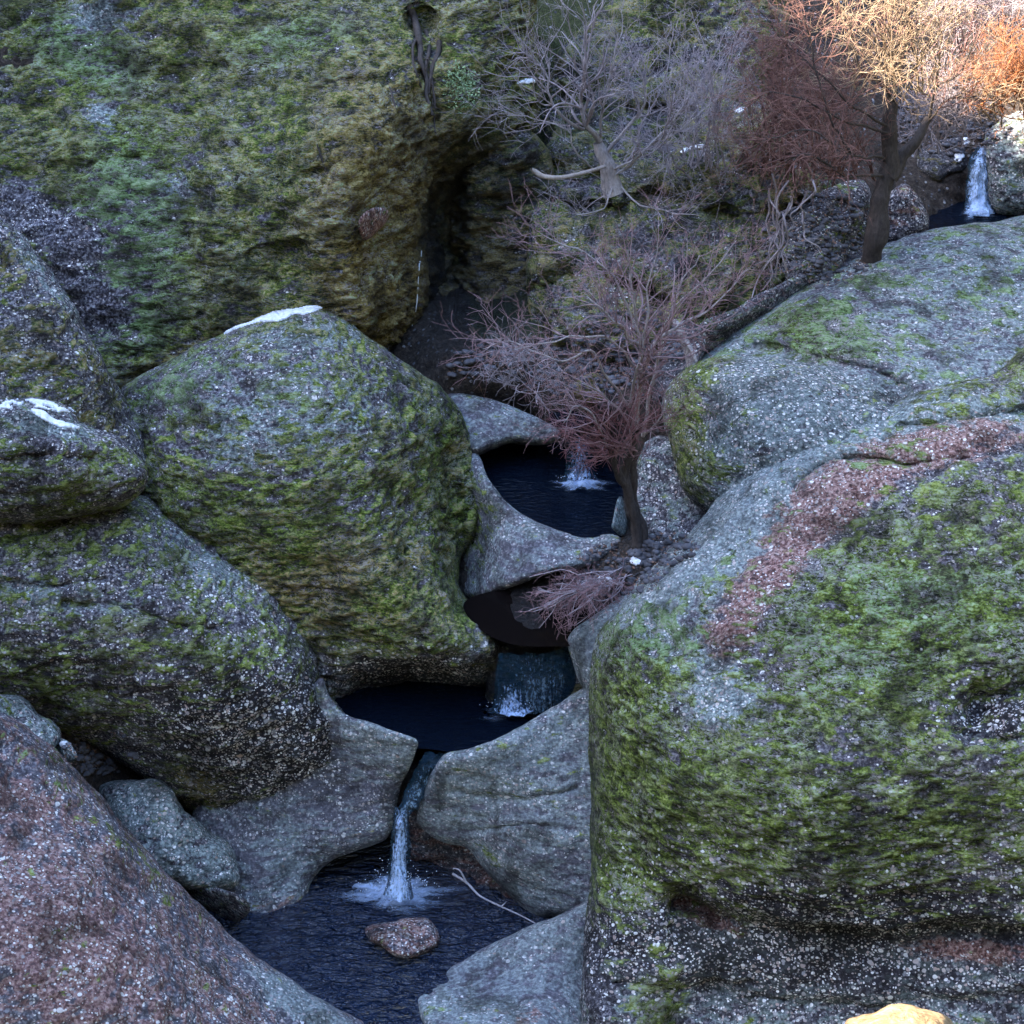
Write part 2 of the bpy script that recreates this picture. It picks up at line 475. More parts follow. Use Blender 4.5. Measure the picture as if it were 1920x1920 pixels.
def boulder(name, outline, ctrl, W=60, T=0.35, back=0.9, base={}, paints=(), cracks=(), shelves=(), step=4.0, lumps=(0.05, 0.03, 0.014), jit=3.0, seed=1, mat=None, ext=60, relax=None):
    poly = smooth_closed(outline, 12, jit, seed)
    x0, y0 = poly.min(0); x1, y1 = poly.max(0)
    xs = np.arange(x0 - step, x1 + step * 2, step); ys = np.arange(y0 - step, y1 + step * 2, step)
    X, Y = np.meshgrid(xs, ys)
    D, NX, NY = seg_dist(X, Y, poly)
    ins = inside(X, Y, poly)
    cell = ins[:-1, :-1] & ins[1:, :-1] & ins[:-1, 1:] & ins[1:, 1:]
    # vertices on the rim snap to the outline
    cnt = np.zeros(X.shape, int)
    cnt[:-1, :-1] += cell; cnt[1:, :-1] += cell; cnt[:-1, 1:] += cell; cnt[1:, 1:] += cell
    rim = (cnt > 0) & (cnt < 4)
    X = np.where(rim & (D < step * 1.6), NX, X); Y = np.where(rim & (D < step * 1.6), NY, Y)
    D = np.where(rim, 0, np.where(ins, D, 0))
    d = tps(ctrl)(X, Y)
    q = 1 - np.clip(D / W, 0, 1)
    d = d + T * (1 - np.sqrt(np.clip(1 - 0.96 * q * q, 0, 1)))
    for (pl, w, dep) in cracks:
        c, _, _ = seg_dist(X, Y, smooth_open(pl, 4), False)
        c = c + 0.7 * w * fbm(np.stack([X / 30, Y / 30, 0 * X], -1), (1, 1, 1), 2, 5)
        d = d + dep * np.exp(-(c / w) ** 2)
    for (pl, wup, wdn, dep) in shelves:
        pl = np.array(pl, float)
        yy = line_y(pl, X) + 10 * fbm(np.stack([X / 60, 0 * X, 0 * X], -1), (1, 1, 1), 3, 9)
        sgn = Y - yy
        fx = np.clip((X - pl[:, 0].min()) / 40 , 0, 1) * np.clip((pl[:, 0].max() - X) / 40, 0, 1)
        d = d + dep * fx * np.where(sgn > 0, np.exp(-sgn / wdn), np.exp(-(sgn / wup) ** 2))
    A = paint(X, Y, base, paints)
    P = to_world(X, Y, d)
    gx = np.gradient(P, axis=1); gy = np.gradient(P, axis=0)
    N = np.cross(gy, gx); N /= (np.linalg.norm(N, axis=-1, keepdims=True) + 1e-12)
    view = P - np.array([0, 0, H])
    N = np.where((N * view).sum(-1, keepdims=True) > 0, -N, N)
    ms = np.clip(A["moss"], 0, 1)
    a, b, c = lumps
    # moss creeps in slanting strands, bare rock is pitted
    sl = np.stack([P[..., 0] + 0.25 * P[..., 2], P[..., 1], P[..., 2] - 0.25 * P[..., 0]], -1)
    disp = a * 1.6 * fbm(P, (1.6,) * 3, 3, seed) + np.clip(D / (9 * step), 0.3, 1) * b * 1.5 * fbm(sl, (5, 6, 11), 3, seed + 3)
    clump = 0.3 * fbm(sl, (8, 10, 24), 1, 31) + fbm(sl, (12, 15, 46), 1, 33) + 0.75 * fbm(sl, (22, 26, 62), 1, 37) + 0.35 * fbm(sl, (34, 36, 80), 1, 39)
    rimk = np.clip(D / (7 * step), 0.03, 1)
    clump = clump * (0.75 + 0.9 * (fbm(P, (2.5,) * 3, 2, 71) + 0.3))
    disp = disp + rimk * c * (0.5 + 0.8 * ms) * 1.45 * clump + c * (1 - 0.5 * ms) * 1.4 * fbm(P, (24,) * 3, 2, 44)
    A['tuft'] = clump * 2.0
    disp = disp * np.clip(D / (5 * step), 0.0, 1) ** 0.7
    P = P + N * disp[..., None]
    idx = -np.ones(X.shape, int); used = cnt > 0
    idx[used] = np.arange(used.sum())
    V = P[used]
    r, cc = np.nonzero(cell)
    quads = np.stack([idx[r, cc], idx[r + 1, cc], idx[r + 1, cc + 1], idx[r, cc + 1]], -1)
    # rounded back built from rings that close behind the visible face
    E = np.concatenate([quads[:, [0, 1]], quads[:, [1, 2]], quads[:, [2, 3]], quads[:, [3, 0]]])
    key = np.sort(E, 1); key = key[:, 0].astype(np.int64) * (len(V) + 1) + key[:, 1]
    u, inv, c2 = np.unique(key, return_inverse=True, return_counts=True)
    BE = E[c2[inv] == 1]
    bv = np.unique(BE); mp = -np.ones(len(V), int); mp[bv] = np.arange(len(bv))
    B = V[bv]; cen = B.mean(0); va_ = cen - np.array([0, 0, H]); pa_ = math.atan2(-va_[2], math.hypot(va_[0], va_[1])) + math.radians(10)
    dirb = np.array([va_[0] / math.hypot(va_[0], va_[1]) * math.cos(pa_), va_[1] / math.hypot(va_[0], va_[1]) * math.cos(pa_), -math.sin(pa_)])
    ring_prev = bv.copy(); allV = [V]; n0 = len(V); allQ = [quads]
    src = [np.nonzero(used)]
    K = 5
    attr_idx = [np.arange(len(V))]
    for k in range(1, K + 1):
        t = math.pi / 2 * k / K * 0.94
        R = cen + (B - cen) * math.cos(t) + dirb * back * math.sin(t)
        allV.append(R); attr_idx.append(bv)
        ring = n0 + np.arange(len(bv)); n0 += len(bv)
        a_, b_ = mp[BE[:, 0]], mp[BE[:, 1]]
        allQ.append(np.stack([ring_prev[b_], ring_prev[a_], ring[a_], ring[b_]], -1) if k > 1 else np.stack([BE[:, 1], BE[:, 0], ring[a_], ring[b_]], -1))
        ring_prev = ring
    tip = cen + dirb * back
    allV.append(tip[None]); attr_idx.append(bv[:1])
    a_, b_ = mp[BE[:, 0]], mp[BE[:, 1]]
    tris = np.stack([ring_prev[b_], ring_prev[a_], np.full(len(BE), n0)], -1)
    ai = np.concatenate(attr_idx)
    attrs = {k: A[k][used][ai] for k in CH + ('tuft',)}
    return mesh_obj(name, np.concatenate(allV), np.concatenate(allQ), tris, mat or ROCK, attrs=attrs)

y = 'y'; z = 'z'
# ------------------------------------------------------------------ setting: ground, added shading hills, water
def build_ground():
    gx = np.concatenate([np.arange(-2600, -100, 60), np.arange(-100, 2020, 6), np.arange(2020, 4600, 60)]).astype(float)
    gy = np.concatenate([np.arange(-1990, -60, 45), np.arange(-60, 1980, 6), np.arange(1980, 3000, 60)]).astype(float)
    X, Y = np.meshgrid(gx, gy)
    ctrl = [(-100, 1920, z, -.6), (700, 1900, z, -.5), (1920, 1950, z, -1.2), (740, 1800, z, -.45), (740, 1560, y, 12.35), (590, 1650, y, 12.15), (930, 1640, y, 12.1),
            (1050, 1500, y, 12.9), (740, 1660, y, 12.2), (850, 1350, z, .85), (700, 1340, z, .9), (800, 1270, y, 13.5), (820, 1440, y, 12.05), (780, 1500, y, 12.0), (990, 1260, y, 12.62), (990, 1330, z, .9),
            (980, 1205, z, 1.70), (950, 1150, z, 1.74), (1080, 1150, z, 1.74), (1150, 1080, z, 2.02), (1190, 1030, z, 2.14), (1240, 1010, z, 2.25), (1050, 960, z, 1.85), (960, 900, z, 1.9),
            (980, 850, y, 15.1), (1120, 850, y, 14.6), (1000, 800, y, 15.0), (1080, 790, y, 14.35), (1060, 760, z, 2.6), (950, 700, z, 2.68), (1150, 700, z, 2.75), (860, 650, z, 2.85),
            (700, 650, y, 15.6), (300, 650, y, 15.8), (0, 600, y, 15.8), (300, 0, y, 17.4), (900, 500, y, 16.7), (900, 100, y, 17.9), (1100, 640, z, 2.85), (1250, 700, y, 14.6), (1350, 600, z, 2.95),
            (1500, 500, z, 3.05), (1350, 450, z, 3.25), (1150, 450, y, 15.7), (1150, 340, z, 3.5), (1400, 250, y, 17.2), (1200, 0, y, 18.8), (1640, 460, z, 3.15), (1830, 410, z, 2.95), (1960, 430, z, 3.1),
            (1700, 250, y, 17.9), (1850, 240, y, 17.6), (1650, 100, y, 18.7), (1900, 100, y, 18.9), (1900, 0, y, 19.8), (1500, 0, y, 19.4), (1600, 350, y, 16.9), (1450, 400, y, 16.2),
            (300, 1400, y, 13.0), (150, 1420, y, 12.15), (100, 1000, y, 14.5), (1500, 800, y, 15.0), (1500, 1400, y, 13.0),
            (960, -300, y, 22), (-600, -300, y, 20), (2500, -300, y, 23), (960, -900, y, 36), (-2400, -900, y, 36), (4400, -900, y, 40), (-2500, 900, y, 13), (-2500, 2900, z, 1.0), (4500, 900, y, 14.5), (4500, 2900, z, 1), (960, 2900, z, -2), (2500, 1000, y, 14.5)]
    d = tps(ctrl)(X, Y)
    P = to_world(X, Y, d)
    n = fbm(P, (1.1,) * 3, 3, 3)[..., None] * 0.16 + fbm(P, (5,) * 3, 4, 8)[..., None] * 0.12 + fbm(P, (22,) * 3, 3, 18)[..., None] * 0.05
    P = P + np.array([0, -0.5, 0.5]) * n
    moss = np.clip((Y < 640) * 0.85 * (X > 880) - 0.8 * ((X > 1440) & (Y < 520)), 0.0, 1) + 0.15
    moss = moss - 0.6 * np.exp(-((X - 1020) / 200) ** 2 - ((Y - 700) / 70) ** 2)
    clast = np.clip(0.35 + 0.5 * (Y < 760), 0, 1) + 0 * X
    wet_shade = 0.85 * np.exp(-((X - 990) / 90) ** 2 - ((Y - 1260) / 60) ** 4) + 0.95 * np.exp(-((X - 790) / 40) ** 2 - ((Y - 1460) / 80) ** 4) + 0.6 * (Y > 1540) * (X < 1100) \
        + 0.9 * np.exp(-((X - 1030) / 130) ** 4 - ((Y - 890) / 80) ** 4) + 0.8 * np.exp(-((X - 800) / 200) ** 4 - ((Y - 1300) / 80) ** 4) + 0.9 * np.exp(-((X - 1010) / 160) ** 4 - ((Y - 1140) / 70) ** 4) + 1.0 * np.exp(-((X - 900) / 110) ** 4 - ((Y - 560) / 130) ** 4)  # last term blackens the cleft floor, shade put into the soil colour
    ny, nx = X.shape
    i = np.arange(ny * nx).reshape(ny, nx)
    quads = np.stack([i[:-1, :-1], i[1:, :-1], i[1:, 1:], i[:-1, 1:]], -1).reshape(-1, 4)
    o = mesh_obj("ground", P.reshape(-1, 3), quads, None, SOIL, attrs={"moss": moss.ravel(), "clast": clast.ravel(), "wet_shade": np.clip(wet_shade, 0, 1).ravel()}, base=(0, 13, 0))
    tag(o, "dark soil, stones and thin moss of the ravine bed", kind="structure")
build_ground()

def build_shade_ridge():
    """unseen ridge added on the left, its crest shaped to block the sun"""
    ys_ = np.linspace(-50, 90, 57); s_ = np.unique(np.concatenate([np.linspace(0, 1, 24), [0.45]]))
    prof = [(-14, -6), (-20, 2), (-26, 11), (-30, 0), (-44, 10), (-80, -8)]
    V = []
    for yy in ys_:
        top = 5.85 + 16 + 0.07 * yy
        for t in s_:
            if t <= 0.45:
                k = t / 0.45; x = -11 - 9 * k; zz = -4 + (top + 4) * (0.75 * k + 0.25 * k * k)
            else:
                k = (t - 0.45) / 0.55; x = -20 - 60 * k; zz = top - (top + 6) * k ** 1.2
            V.append((x, yy, zz))
    V = np.array(V)
    w = np.clip(np.abs(V[:, 0] + 20) / 4, 0, 1)
    nn = fbm(V, (0.2,) * 3, 4, 2)
    V[:, 2] += nn * 3 * w + 0.12 * fbm(V, (0.5,) * 3, 2, 4) * (1 - w)
    i = np.arange(len(V)).reshape(len(ys_), len(s_))
    q = np.stack([i[:-1, :-1], i[1:, :-1], i[1:, 1:], i[:-1, 1:]], -1).reshape(-1, 4)
    o = mesh_obj("shade_hill", V, q, None, SOIL, attrs={"moss": np.full(len(V), 0.6), "clast": np.full(len(V), 0.4), "wet_shade": np.zeros(len(V))})
    tag(o, "unseen ridge added to shade the gorge from the left", kind="structure")
build_shade_ridge()

def build_shade_slopes():
    """unseen slopes added behind the camera and past the top to block sky light"""
    for k, (y0_, y1_, ztop, lab) in enumerate([(-6.0, -60.0, 52.0, "unseen gorge slope behind the viewpoint, added to block sky light"), (25.0, 80.0, 40.0, "unseen slope added beyond the brush to block low sky light")]):
        xs_ = np.linspace(-70, 70, 90); t = np.linspace(0, 1, 40)
        T, X = np.meshgrid(t, xs_, indexing='ij')
        Yv = y0_ + (y1_ - y0_) * T * 0.55
        Z = (6.2 if k else 3.0) + (ztop - 4) * T ** 0.6
        P = np.stack([X, Yv, Z], -1)
        P[..., 2] += 3.5 * fbm(P, (0.12,) * 3, 5, 7 + k) * np.clip(T * 4, 0, 1)
        i = np.arange(P[..., 0].size).reshape(T.shape)
        q = np.stack([i[:-1, :-1], i[1:, :-1], i[1:, 1:], i[:-1, 1:]], -1).reshape(-1, 4)
        n = P[..., 0].size
        o = mesh_obj("shade_hill", P.reshape(-1, 3), q, None, SOIL, attrs={"moss": np.full(n, 0.5), "clast": np.full(n, 0.3), "wet_shade": np.zeros(n)})
        tag(o, lab, kind="structure")
build_shade_slopes()

def build_right_shade_hill():  # unseen slope added to keep sky light off right-facing flanks
    yy, t = np.meshgrid(np.linspace(-25, 60, 60), np.linspace(0, 1, 40), indexing='ij')
    X = 8.5 + 34 * t + 0.12 * np.clip(yy - 15, 0, 60)
    P = np.stack([X, yy, 0.5 + 44 * t ** 0.75], -1)
    P = P + np.array([1.0, 0, 1.0]) * (3.0 * fbm(P, (0.15,) * 3, 5, 9) * np.clip(t * 4, 0.1, 1))[..., None]
    i = np.arange(t.size).reshape(t.shape); n = t.size
    q = np.stack([i[:-1, :-1], i[1:, :-1], i[1:, 1:], i[:-1, 1:]], -1).reshape(-1, 4)
    o = mesh_obj("shade_hill", P.reshape(-1, 3), q, None, SOIL, attrs={"moss": np.full(n, 0.6), "clast": np.full(n, 0.1), "wet_shade": np.zeros(n)})
    tag(o, "unseen slope added off to the right to block sky light", kind="structure")
build_right_shade_hill()

def pool(outline, level, mat, label, k=1.0):
    poly = smooth_closed(outline, 6)
    P = at(poly[:, 0], poly[:, 1], 'z', level)
    c = P.mean(0)
    V = np.concatenate([P, c[None]]); n = len(P)
    tris = np.array([(i, (i + 1) % n, n) for i in range(n)])
    o = mesh_obj("water", V, None, tris, mat, base=(c[0], c[1], level))
    tag(o, label, kind="structure")
    return o
L1, L2_, L3_, L4_, LM = 0.12, 1.18, 2.10, 3.08, 1.80
pool([(430, 1600), (560, 1560), (760, 1560), (960, 1600), (1080, 1690), (1130, 1760), (1050, 1900), (960, 2020), (700, 2040), (560, 1960), (420, 1800), (380, 1700)], L1, WATER, "rippled dark blue pool under the lowest waterfall")
pool([(620, 1330), (680, 1270), (800, 1250), (960, 1270), (1080, 1270), (1070, 1340), (980, 1400), (880, 1412), (800, 1404), (730, 1400), (660, 1380)], L2_, STILL, "still black pool above the lowest waterfall")
pool([(890, 860), (960, 830), (1080, 830), (1170, 860), (1180, 960), (1160, 1010), (1080, 1012), (1000, 1000), (930, 930)], L3_, STILL, "black round pool beneath the bare pink tree")
pool([(870, 1130), (950, 1105), (1080, 1110), (1120, 1150), (1080, 1205), (1040, 1212), (960, 1208), (900, 1180)], LM, MUDDY, "shallow brown water trapped under dead brush")
pool([(1690, 385), (1780, 365), (1880, 370), (1960, 380), (1960, 420), (1860, 440), (1760, 440), (1700, 430)], L4_, STILL, "small blue pool below the highest waterfall")
pool([(1030, 775), (1075, 770), (1100, 785), (1090, 800), (1040, 800)], 2.62, STILL, "narrow run of water above the middle waterfall")

# ------------------------------------------------------------------ rocks, far to near
B = boulder
# the great mossy wall on the left
wall = B("mossy_cliff", [(-140, -160), (300, -170), (700, -160), (960, -150), (1010, -40), (1000, 60), (1020, 160), (1000, 260), (940, 340), (930, 450), (900, 560), (880, 660), (800, 700), (640, 760), (300, 820), (-140, 860)],
  [(0, 0, y, 17.1), (400, 0, y, 17.05), (750, 0, y, 16.8), (960, 0, y, 16.9), (0, 350, y, 15.75), (400, 300, y, 15.6), (700, 250, y, 15.35), (0, 700, y, 15.0), (300, 650, y, 14.85), (600, 550, y, 14.75),
   (690, 400, y, 14.95), (730, 600, y, 14.9), (790, 250, y, 15.7), (820, 420, y, 16.5), (830, 620, y, 16.5), (920, 300, y, 16.5), (930, 150, y, 16.6), (880, 560, y, 16.9), (770, 420, y, 15.7), (775, 580, y, 15.5), (200, 150, y, 16.5), (550, 120, y, 16.3)],
  W=40, T=0.25, back=2.2, step=3.6, seed=11, lumps=(0.10, 0.055, 0.014),
  base=dict(moss=0.80, gold=0.38, pale=0.66, clast=0.0, mint=.18),
  paints=[("mint", 150, 90, 110, 60, 30, .45), ("mint", 240, 420, 90, 160, 0, .6), ("mint", 250, 600, 90, 80, 20, .35), ("gold", 720, 360, 110, 200, 10, .6), ("gold", 700, 600, 80, 90, 0, .5), ("gold", 330, 690, 160, 30, -25, .5),
          ("moss", 110, 430, 90, 40, 20, -1.4), ("pale", 110, 430, 90, 40, 20, -.9), ("gold", 110, 430, 90, 40, 20, -.6), ("moss", 185, 585, 45, 45, 0, -1.4), ("pale", 185, 585, 45, 45, 0, -.9), ("gold", 185, 585, 45, 45, 0, -.6), ("moss", 130, 510, 40, 28, 0, -1.4), ("pale", 130, 510, 40, 28, 0, -.9), ("gold", 130, 510, 40, 28, 0, -.6), ("moss", 25, 385, 50, 40, 0, -1.4), ("pale", 25, 385, 50, 40, 0, -.9), ("gold", 25, 385, 50, 40, 0, -.6), ("moss", 190, 210, 30, 25, 0, -.7), ("moss", 180, 30, 60, 25, 0, -.8), ("moss", 330, 350, 60, 45, 0, -.3),
          ("mint", 560, 70, 120, 40, -10, .3), ("moss", 700, 300, 140, 130, 0, .25), ("moss", 730, 550, 60, 140, 0, .3), ("moss", 840, 250, 120, 120, 0, .15), ("gold", 850, 500, 80, 180, 0, .25), ("wet_shade", 860, 480, 90, 230, 0, 1.0), ("wet_shade", 930, 320, 70, 110, 0, .7), ("wet_shade", 800, 560, 30, 200, 0, .6), ("red", 460, 330, 50, 25, 0, .4), ("moss", 870, 550, 70, 140, 0, -.25), ("pale", 640, 200, 150, 60, -20, .15)],  # cleft blobs paint in its deep shade on top of damp rock
  cracks=[([(790, 40), (800, 140), (810, 220)], 22, .18), ([(240, 150), (360, 130), (420, 120)], 9, .06), ([(470, 480), (560, 465)], 10, .05), ([(540, 360), (560, 330), (640, 315)], 8, .06), ([(100, 310), (260, 300)], 10, .05), ([(560, 180), (700, 150), (745, 190)], 9, .07)])
tag(wall, "huge rock face covered in green and gold moss filling the upper left", "rock face")

# bank of rock with thin moss on the right of the dark cleft
bank = B("rock_bank", [(1000, 360), (1020, 260), (1030, 150), (1080, 60), (1250, -60), (1450, -60), (1480, 60), (1440, 160), (1480, 260), (1560, 330), (1600, 420), (1560, 500), (1440, 560), (1330, 640), (1240, 700), (1130, 690), (1010, 650), (985, 520)],
  [(1010, 400, y, 15.9), (1020, 620, y, 15.1), (1200, 620, y, 14.8), (1400, 540, y, 15.2), (1200, 450, y, 15.6), (1400, 350, y, 16.2), (1100, 300, y, 16.7), (1300, 150, y, 17.6), (1250, 0, y, 18.3), (1100, 120, y, 17.6), (1560, 400, y, 16.2), (1350, 260, y, 16.8)],
  W=90, T=.5, back=1.5, step=4.5, seed=21, lumps=(.16, .10, .03), base=dict(moss=.58, gold=.35, pale=-.2, clast=.0, wet_shade=.22),
  paints=[("moss", 1230, 20, 90, 40, 0, .4), ("pale", 1250, 330, 110, 60, 0, .3), ("moss", 1370, 580, 90, 50, -30, .4), ("moss", 1000, 400, 60, 120, 0, .1), ("pale", 1300, 100, 90, 60, 0, .2), ("moss", 1100, 730, 60, 40, 0, .3), ("red", 1450, 220, 60, 100, 0, .4)],
  cracks=[([(1000, 380), (1130, 400), (1260, 370), (1350, 410), (1500, 395)], 22, .28), ([(1010, 280), (1060, 330), (1130, 340)], 18, .25), ([(1180, 200), (1300, 210), (1420, 180)], 16, .2), ([(950, 560), (1100, 520), (1240, 560)], 20, .22)])
tag(bank, "broken grey rock bank with thin moss behind the bare trees", "rock bank")

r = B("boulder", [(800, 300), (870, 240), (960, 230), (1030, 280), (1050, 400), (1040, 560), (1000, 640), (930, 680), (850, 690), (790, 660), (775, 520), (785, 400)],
  [(820, 330, y, 16.35), (930, 280, y, 16.45), (1020, 400, y, 16.2), (820, 520, y, 16.15), (920, 450, y, 16.25), (1000, 600, y, 15.7), (900, 650, y, 15.45), (820, 650, y, 15.5)], W=60, T=.3, back=1.0, seed=23, lumps=(.09, .08, .02), base=dict(moss=.75, gold=.45, wet_shade=.55, pale=.0, clast=.1),
  paints=[("wet_shade", 830, 480, 60, 200, 0, .35), ("gold", 950, 500, 80, 120, 0, .3)], cracks=[([(850, 260), (845, 400), (855, 560), (850, 680)], 22, .3)])  # the near-black damp tone also carries painted shade of the cleft
tag(r, "dark damp mossy rock with painted shade deep in the cleft right of the rock face", "boulder")

# top right: rocks round the highest fall
r = B("boulder", [(1845, 260), (1870, 225), (1925, 205), (2010, 210), (2020, 400), (1930, 408), (1870, 400), (1850, 350)], [(1870, 300, y, 17.15), (1920, 220, y, 17.5), (1920, 390, y, 16.95), (2000, 300, y, 17.1)], W=35, T=.25, back=.8, seed=31, base=dict(pale=.62, moss=.2, clast=.4), lumps=(.05, .04, .015))
tag(r, "speckled grey boulder right of the highest waterfall", "boulder")
r = B("boulder", [(1690, 330), (1705, 290), (1760, 255), (1815, 250), (1835, 290), (1830, 350), (1815, 385), (1750, 395), (1710, 385)], [(1720, 330, y, 17.5), (1800, 280, y, 17.55), (1800, 370, y, 17.4), (1750, 340, y, 17.35)], W=30, T=.3, back=.7, seed=32, base=dict(pale=.1, moss=.3, gold=.5, clast=.2, wet_shade=.5), paints=[("wet_shade", 1770, 360, 60, 40, 0, .5)], cracks=[([(1715, 350), (1760, 368), (1810, 352)], 18, .3)])
tag(r, "dark damp boulder left of the highest waterfall", "boulder")
r = B("boulder", [(1650, 400), (1668, 362), (1700, 345), (1728, 372), (1745, 410), (1735, 440), (1690, 462), (1645, 470)], [(1690, 400, y, 16.35), (1720, 430, y, 16.25), (1660, 450, y, 16.3)], W=30, T=.22, back=.5, seed=33, base=dict(pale=.15, red=.35, clast=.5))
tag(r, "brownish grey rounded stone behind the thick forked trunk", "boulder")
r = B("boulder", [(1470, 470), (1500, 400), (1560, 350), (1620, 340), (1640, 400), (1630, 470), (1600, 500), (1540, 540), (1480, 550)], [(1520, 440, y, 15.85), (1600, 380, y, 16.3), (1600, 460, y, 15.95), (1500, 520, y, 15.5)], W=40, T=.3, back=.6, seed=34, base=dict(pale=.32, moss=.25, clast=.5), lumps=(.1, .08, .02))
tag(r, "dark blue grey stone left of the thick forked trunk", "boulder")
r = B("boulder", [(1300, 650), (1310, 610), (1370, 580), (1440, 545), (1500, 515), (1540, 530), (1480, 590), (1400, 640), (1340, 690)], [(1350, 630, y, 14.75), (1450, 570, y, 15.2), (1500, 530, y, 15.4)], W=28, T=.2, back=.5, seed=35, base=dict(pale=.4, moss=.2, clast=.3, wet_shade=.2))
tag(r, "low smooth rock hidden in the gully above the lichened slab", "boulder")

# upper right slab
r = B("boulder", [(1290, 700), (1345, 648), (1400, 608), (1470, 562), (1540, 520), (1610, 478), (1680, 448), (1750, 428), (1830, 418), (1920, 404), (2060, 390), (2080, 800), (1900, 860), (1700, 840), (1500, 780), (1350, 740)],
  [(1345, 650, y, 14.5), (1470, 570, y, 15.0), (1610, 490, y, 15.6), (1750, 440, y, 16.0), (1920, 415, y, 16.3), (1500, 640, y, 14.35), (1650, 600, y, 14.6), (1800, 550, y, 15.0), (1950, 550, y, 15.0), (1600, 700, y, 13.7), (1800, 700, y, 13.8), (1950, 720, y, 13.7), (1700, 840, y, 13.2)],
  W=70, T=.3, back=1.4, seed=41, lumps=(.06, .03, .010), base=dict(pale=.66, moss=.32, clast=.3, mint=.45, smooth=.3),
  paints=[("moss", 1560, 640, 110, 40, 10, .4), ("moss", 1600, 560, 120, 30, -28, .25), ("moss", 1500, 610, 60, 50, 0, .25), ("red", 1870, 500, 60, 22, -5, .45), ("red", 1850, 620, 60, 40, -30, .4), ("red", 1760, 670, 50, 25, -30, .3), ("mint", 1640, 560, 120, 60, -20, .3), ("gold", 1650, 700, 60, 15, 10, .4)],
  shelves=[([(1380, 650), (1480, 655), (1560, 680), (1640, 695), (1720, 735)], 14, 60, .16)])
tag(r, "broad sloping slab of pale lichened rock reaching the upper right edge", "boulder")

# lichened bulge between the slab and the front boulder
r = B("boulder", [(1238, 760), (1262, 715), (1310, 680), (1370, 668), (1450, 672), (1540, 688), (1620, 700), (1690, 738), (1740, 790), (1650, 860), (1500, 940), (1400, 1000), (1330, 970), (1290, 930), (1270, 880), (1252, 820)],
  [(1310, 690, y, 13.75), (1450, 680, y, 13.75), (1600, 705, y, 13.6), (1690, 745, y, 13.4), (1270, 800, y, 13.5), (1400, 780, y, 13.1), (1550, 780, y, 13.05), (1320, 900, y, 12.95), (1450, 880, y, 12.8), (1350, 960, y, 12.9)],
  W=55, T=.35, back=.9, seed=42, lumps=(.04, .03, .012), base=dict(pale=.75, moss=.12, clast=.6),
  paints=[("moss", 1280, 780, 40, 110, 10, .85), ("moss", 1315, 890, 70, 50, -20, .55), ("moss", 1330, 680, 60, 25, -20, .4), ("gold", 1280, 840, 40, 70, 0, .3), ("mint", 1520, 800, 120, 60, 0, .3), ("pale", 1380, 700, 90, 40, 0, .3)])
tag(r, "bulging pale speckled boulder with a mossy left flank below the broad slab", "boulder")

# rock right of the pink tree
r = B("boulder", [(1185, 880), (1200, 840), (1235, 815), (1270, 830), (1285, 900), (1330, 940), (1320, 1010), (1250, 1060), (1200, 1040), (1180, 980)], [(1230, 850, y, 13.75), (1230, 950, y, 13.35), (1290, 950, y, 13.2), (1220, 1030, y, 12.95)], W=30, T=.25, back=.5, seed=43, base=dict(pale=.45, clast=.5, moss=.1), lumps=(.07, .05, .014))
tag(r, "blue grey bank stone just right of the pink tree's trunk", "boulder")
r = B("stone", [(1150, 975), (1158, 935), (1167, 935), (1178, 990), (1168, 1004), (1148, 990)], [(1162, 960, y, 13.35), (1165, 995, y, 13.25)], W=10, T=.06, back=.15, seed=44, step=3, base=dict(pale=.9, red=.3), lumps=(.01, .01, .005), jit=1)
tag(r, "small pointed pale stone standing left of the pink tree's trunk", "stone")
r = B("stone", [(1075, 720), (1110, 700), (1145, 715), (1150, 745), (1110, 760), (1080, 748)], [(1110, 720, y, 14.35), (1110, 750, y, 14.25)], W=18, T=.12, back=.25, seed=45, base=dict(moss=.9, gold=.6), lumps=(.03, .03, .01))
tag(r, "low olive moss covered stone behind the pink tree", "stone")

# wedge rock behind the middle pool
r = B("boulder", [(840, 740), (880, 742), (935, 752), (985, 772), (1040, 800), (1048, 818), (1020, 828), (960, 826), (925, 840), (890, 850), (850, 810)],
  [(880, 745, y, 14.7), (940, 760, y, 14.6), (1035, 805, y, 14.35), (900, 820, y, 14.3), (980, 815, y, 14.4)], W=16, T=.1, back=.5, seed=46, base=dict(pale=.5, clast=.1, moss=.1, smooth=.6), paints=[("wet_shade", 900, 830, 60, 25, 0, .5)], lumps=(.02, .02, .006), jit=2)
tag(r, "grey wedge shaped slab leaning over the middle pool", "boulder")
r = B("boulder", [(1225, 700), (1240, 650), (1262, 615), (1300, 605), (1320, 640), (1310, 690), (1260, 735), (1225, 760)], [(1260, 650, y, 14.5), (1290, 660, y, 14.4), (1250, 730, y, 14.1)], W=20, T=.15, back=.4, seed=47, base=dict(clast=.3, wet_shade=.6, moss=.1))
tag(r, "dark damp block in the hollow above the pale bulging boulder", "boulder")

